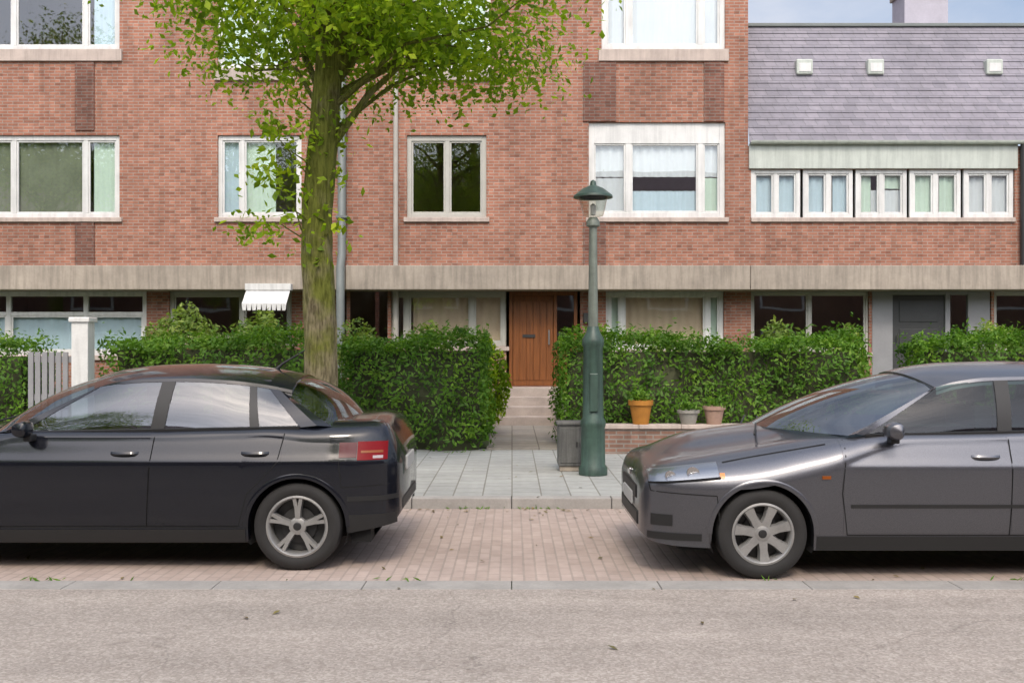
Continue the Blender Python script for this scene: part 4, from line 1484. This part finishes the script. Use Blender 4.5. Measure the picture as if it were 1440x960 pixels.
RC = dict(
    label='dark grey hatchback parked on the right, bonnet mirroring the pale sky', x0=.92, yc=7.76, L=4.25, paint='gunmetal', wk=1.0, glassm=('screenglass', 'carglass_clear'),
    roll=[(0, .10), (.3, .19), (.8, .26), (1.2, .23), (1.9, .07), (3.5, .06), (4.25, .1)], rollw=[(0, .24), (.4, .40), (.8, .44), (1.2, .34), (1.9, .10), (3.5, .08), (4.25, .2)],
    wr=.315, ra=.352, rim=.215, wheels=(.82, 3.42), spokes=7, twin=False, belt=1.0, trim='black',
    top=[(0, .66), (.03, .72), (.08, .765), (.2, .80), (.45, .845), (.8, .90), (1.15, .955), (1.6, 1.0), (2.4, 1.01), (3.4, 1.05), (3.9, 1.08), (4.1, 1.08), (4.2, 1.0), (4.25, .85)],
    wid=[(0, .60), (.03, .68), (.10, .755), (.25, .825), (.5, .868), (.9, .885), (2.0, .89), (3.3, .885), (3.8, .86), (4.1, .80), (4.25, .66)],
    bot=[(0, .29), (.08, .235), (.3, .215), (1.2, .20), (3.0, .20), (3.8, .26), (4.25, .36)],
    crown=[(0, .0), (.1, .03), (.5, .115), (1.0, .10), (1.7, .0), (3.7, .0), (4.25, .0)],
    roof=[(2.02, 1.41), (2.2, 1.452), (2.5, 1.482), (2.9, 1.49), (3.3, 1.475), (3.6, 1.44), (3.8, 1.39)],
    roofw=[(2.02, .60), (2.4, .625), (3.2, .61), (3.8, .56)],
    beltline=lambda x: .985 + .022 * (x - 1.3),
    cowl=0.92, cowl_side=1.44, deck=4.1, deck_side=3.95,
    glass=[(1.56, 2.50, 2.13, 2.54), (2.58, 3.35, 2.62, 3.35)],
    pillars=[(2.49, 2.59, 2.53, 2.63, 'black'), (3.34, 3.80, 3.34, 3.62, 'body')],
    doors=[([(1.40, .96), (1.36, .6), (1.40, .31), (2.52, .31), (2.54, .97)], 2.36), ([(2.54, .97), (2.52, .31), (2.98, .31), (3.06, .6), (3.3, .8), (3.35, .99)], 3.16)],
    lamps=[(.19, .706, .036), (.345, .728, .043)], handle_z=.85, mirror=(1.72, .965), seats=(2.4, 3.25),
    lights=[('headlight', .05, .52, lambda x: .655 + .10 * x, lambda x: .735 + .15 * x - .04 * x * x, 'lamphousing', .006), ('headlight_lens', .055, .515, lambda x: .660 + .10 * x, lambda x: .731 + .15 * x - .04 * x * x, 'headglass', .022), ('lamp_trim', .045, .53, lambda x: .645 + .10 * x, lambda x: .658 + .10 * x, 'gap', .0075),
            ('indicator', .525, .56, .70, .735, 'amber', .006),
            ('tail_light', 3.95, 4.2, .80, .98, 'redlens', .008)],
    seams=[[(.52, .40), (.50, .58), (.06, .60)], [(.06, .60), (.05, .645)], [(.56, .80), (.9, .86), (1.28, .93)]],
    patches=[('bumper_strip', .04, .40, .26, .31, 'black', .006), ('fog_lamp', .06, .20, .36, .44, 'black', .006), ('side_repeater', 1.22, 1.28, .70, .722, 'amber_dark', .007), ('rub_strip', 1.42, 3.0, .50, .525, 'black', .007)],
    faces=[('grille', .0, .42, .50, .60, 'black', .012), ('lower_grille', .0, .5, .32, .42, 'black', .012), ('number_plate', -.012, .26, .43, .53, 'plate', .01), ('badge', -.004, .05, .63, .68, 'chrome', .01)],
)
make_car(RC)

# ------------------------------------------------------------------ world, sun, camera
SE, SA = 50.0, 178.0          # elevation, compass bearing the light comes from (0 = +Y, clockwise)
w = bpy.data.worlds.new('World')
C.world = w
w.use_nodes = True
nt = w.node_tree
sk = nt.nodes.new('ShaderNodeTexSky')
sk.sky_type = 'NISHITA'
sk.sun_disc = False
sk.sun_elevation = R(SE)
sk.sun_rotation = R(SA)
sk.air_density = 1.0
sk.dust_density = 3.5
bg = nt.nodes['Background']
tc = nt.nodes.new('ShaderNodeTexCoord')
cn = nt.nodes.new('ShaderNodeTexNoise')
cn.inputs['Scale'].default_value = 2.2
cn.inputs['Detail'].default_value = 8
cn.inputs['Roughness'].default_value = .6
mp = nt.nodes.new('ShaderNodeMapping')
mp.inputs['Scale'].default_value = (1, 1, 2.4)
nt.links.new(tc.outputs['Generated'], mp.inputs[0])
nt.links.new(mp.outputs[0], cn.inputs['Vector'])
cr = nt.nodes.new('ShaderNodeValToRGB')
cr.color_ramp.elements[0].position = .36
cr.color_ramp.elements[1].position = .62
cr.color_ramp.elements[0].color = (.2, .2, .2, 1)
cr.color_ramp.elements[1].color = (.78, .78, .78, 1)
nt.links.new(cn.outputs['Fac'], cr.inputs[0])
mx = nt.nodes.new('ShaderNodeMix')
mx.data_type = 'RGBA'
nt.links.new(cr.outputs[0], mx.inputs[0])
nt.links.new(sk.outputs[0], mx.inputs[6])
mx.inputs[7].default_value = (4.35, 4.5, 5.0, 1)
dv = Vector((math.sin(R(SA)) * math.cos(R(SE)), math.cos(R(SA)) * math.cos(R(SE)), math.sin(R(SE))))
dp_ = nt.nodes.new('ShaderNodeVectorMath')
dp_.operation = 'DOT_PRODUCT'
dp_.inputs[1].default_value = dv
nt.links.new(tc.outputs['Generated'], dp_.inputs[0])
mr = nt.nodes.new('ShaderNodeMapRange')
mr.interpolation_type = 'SMOOTHSTEP'
mr.inputs['From Min'].default_value = .1
mr.inputs['From Max'].default_value = 1.0
mr.inputs['To Min'].default_value = 1.75
mr.inputs['To Max'].default_value = 4.2
nt.links.new(dp_.outputs['Value'], mr.inputs['Value'])
vm_ = nt.nodes.new('ShaderNodeVectorMath')
vm_.operation = 'SCALE'
nt.links.new(mx.outputs[2], vm_.inputs[0])
nt.links.new(mr.outputs[0], vm_.inputs['Scale'])
nt.links.new(vm_.outputs[0], bg.inputs[0])
bg.inputs[1].default_value = .11
sl = bpy.data.lights.new('sun', 'SUN')
sl.energy = 1.5
sl.angle = R(11)
sl.color = (1, .90, .78)
so = bpy.data.objects.new('sun', sl)
COL.objects.link(so)
dirv = Vector((math.sin(R(SA)) * math.cos(R(SE)), math.cos(R(SA)) * math.cos(R(SE)), math.sin(R(SE))))
so.rotation_euler = dirv.to_track_quat('Z', 'Y').to_euler()
so.location = (0, 0, 30)
cam = bpy.data.cameras.new('camera')
cam.sensor_width = 36
cam.lens = 35
cam.shift_y = 10 / 1440
cam.clip_end = 2000
co = bpy.data.objects.new('camera', cam)
COL.objects.link(co)
co.location = (0, 0, 1.6)
co.rotation_euler = (R(90), 0, 0)
C.camera = co
vs = C.view_settings
vs.view_transform = 'Standard'
vs.look = 'None'
vs.gamma = 1
vs.exposure = -0.08
C.cycles.max_bounces = 8
C.cycles.transparent_max_bounces = 12
C.cycles.use_denoising = True
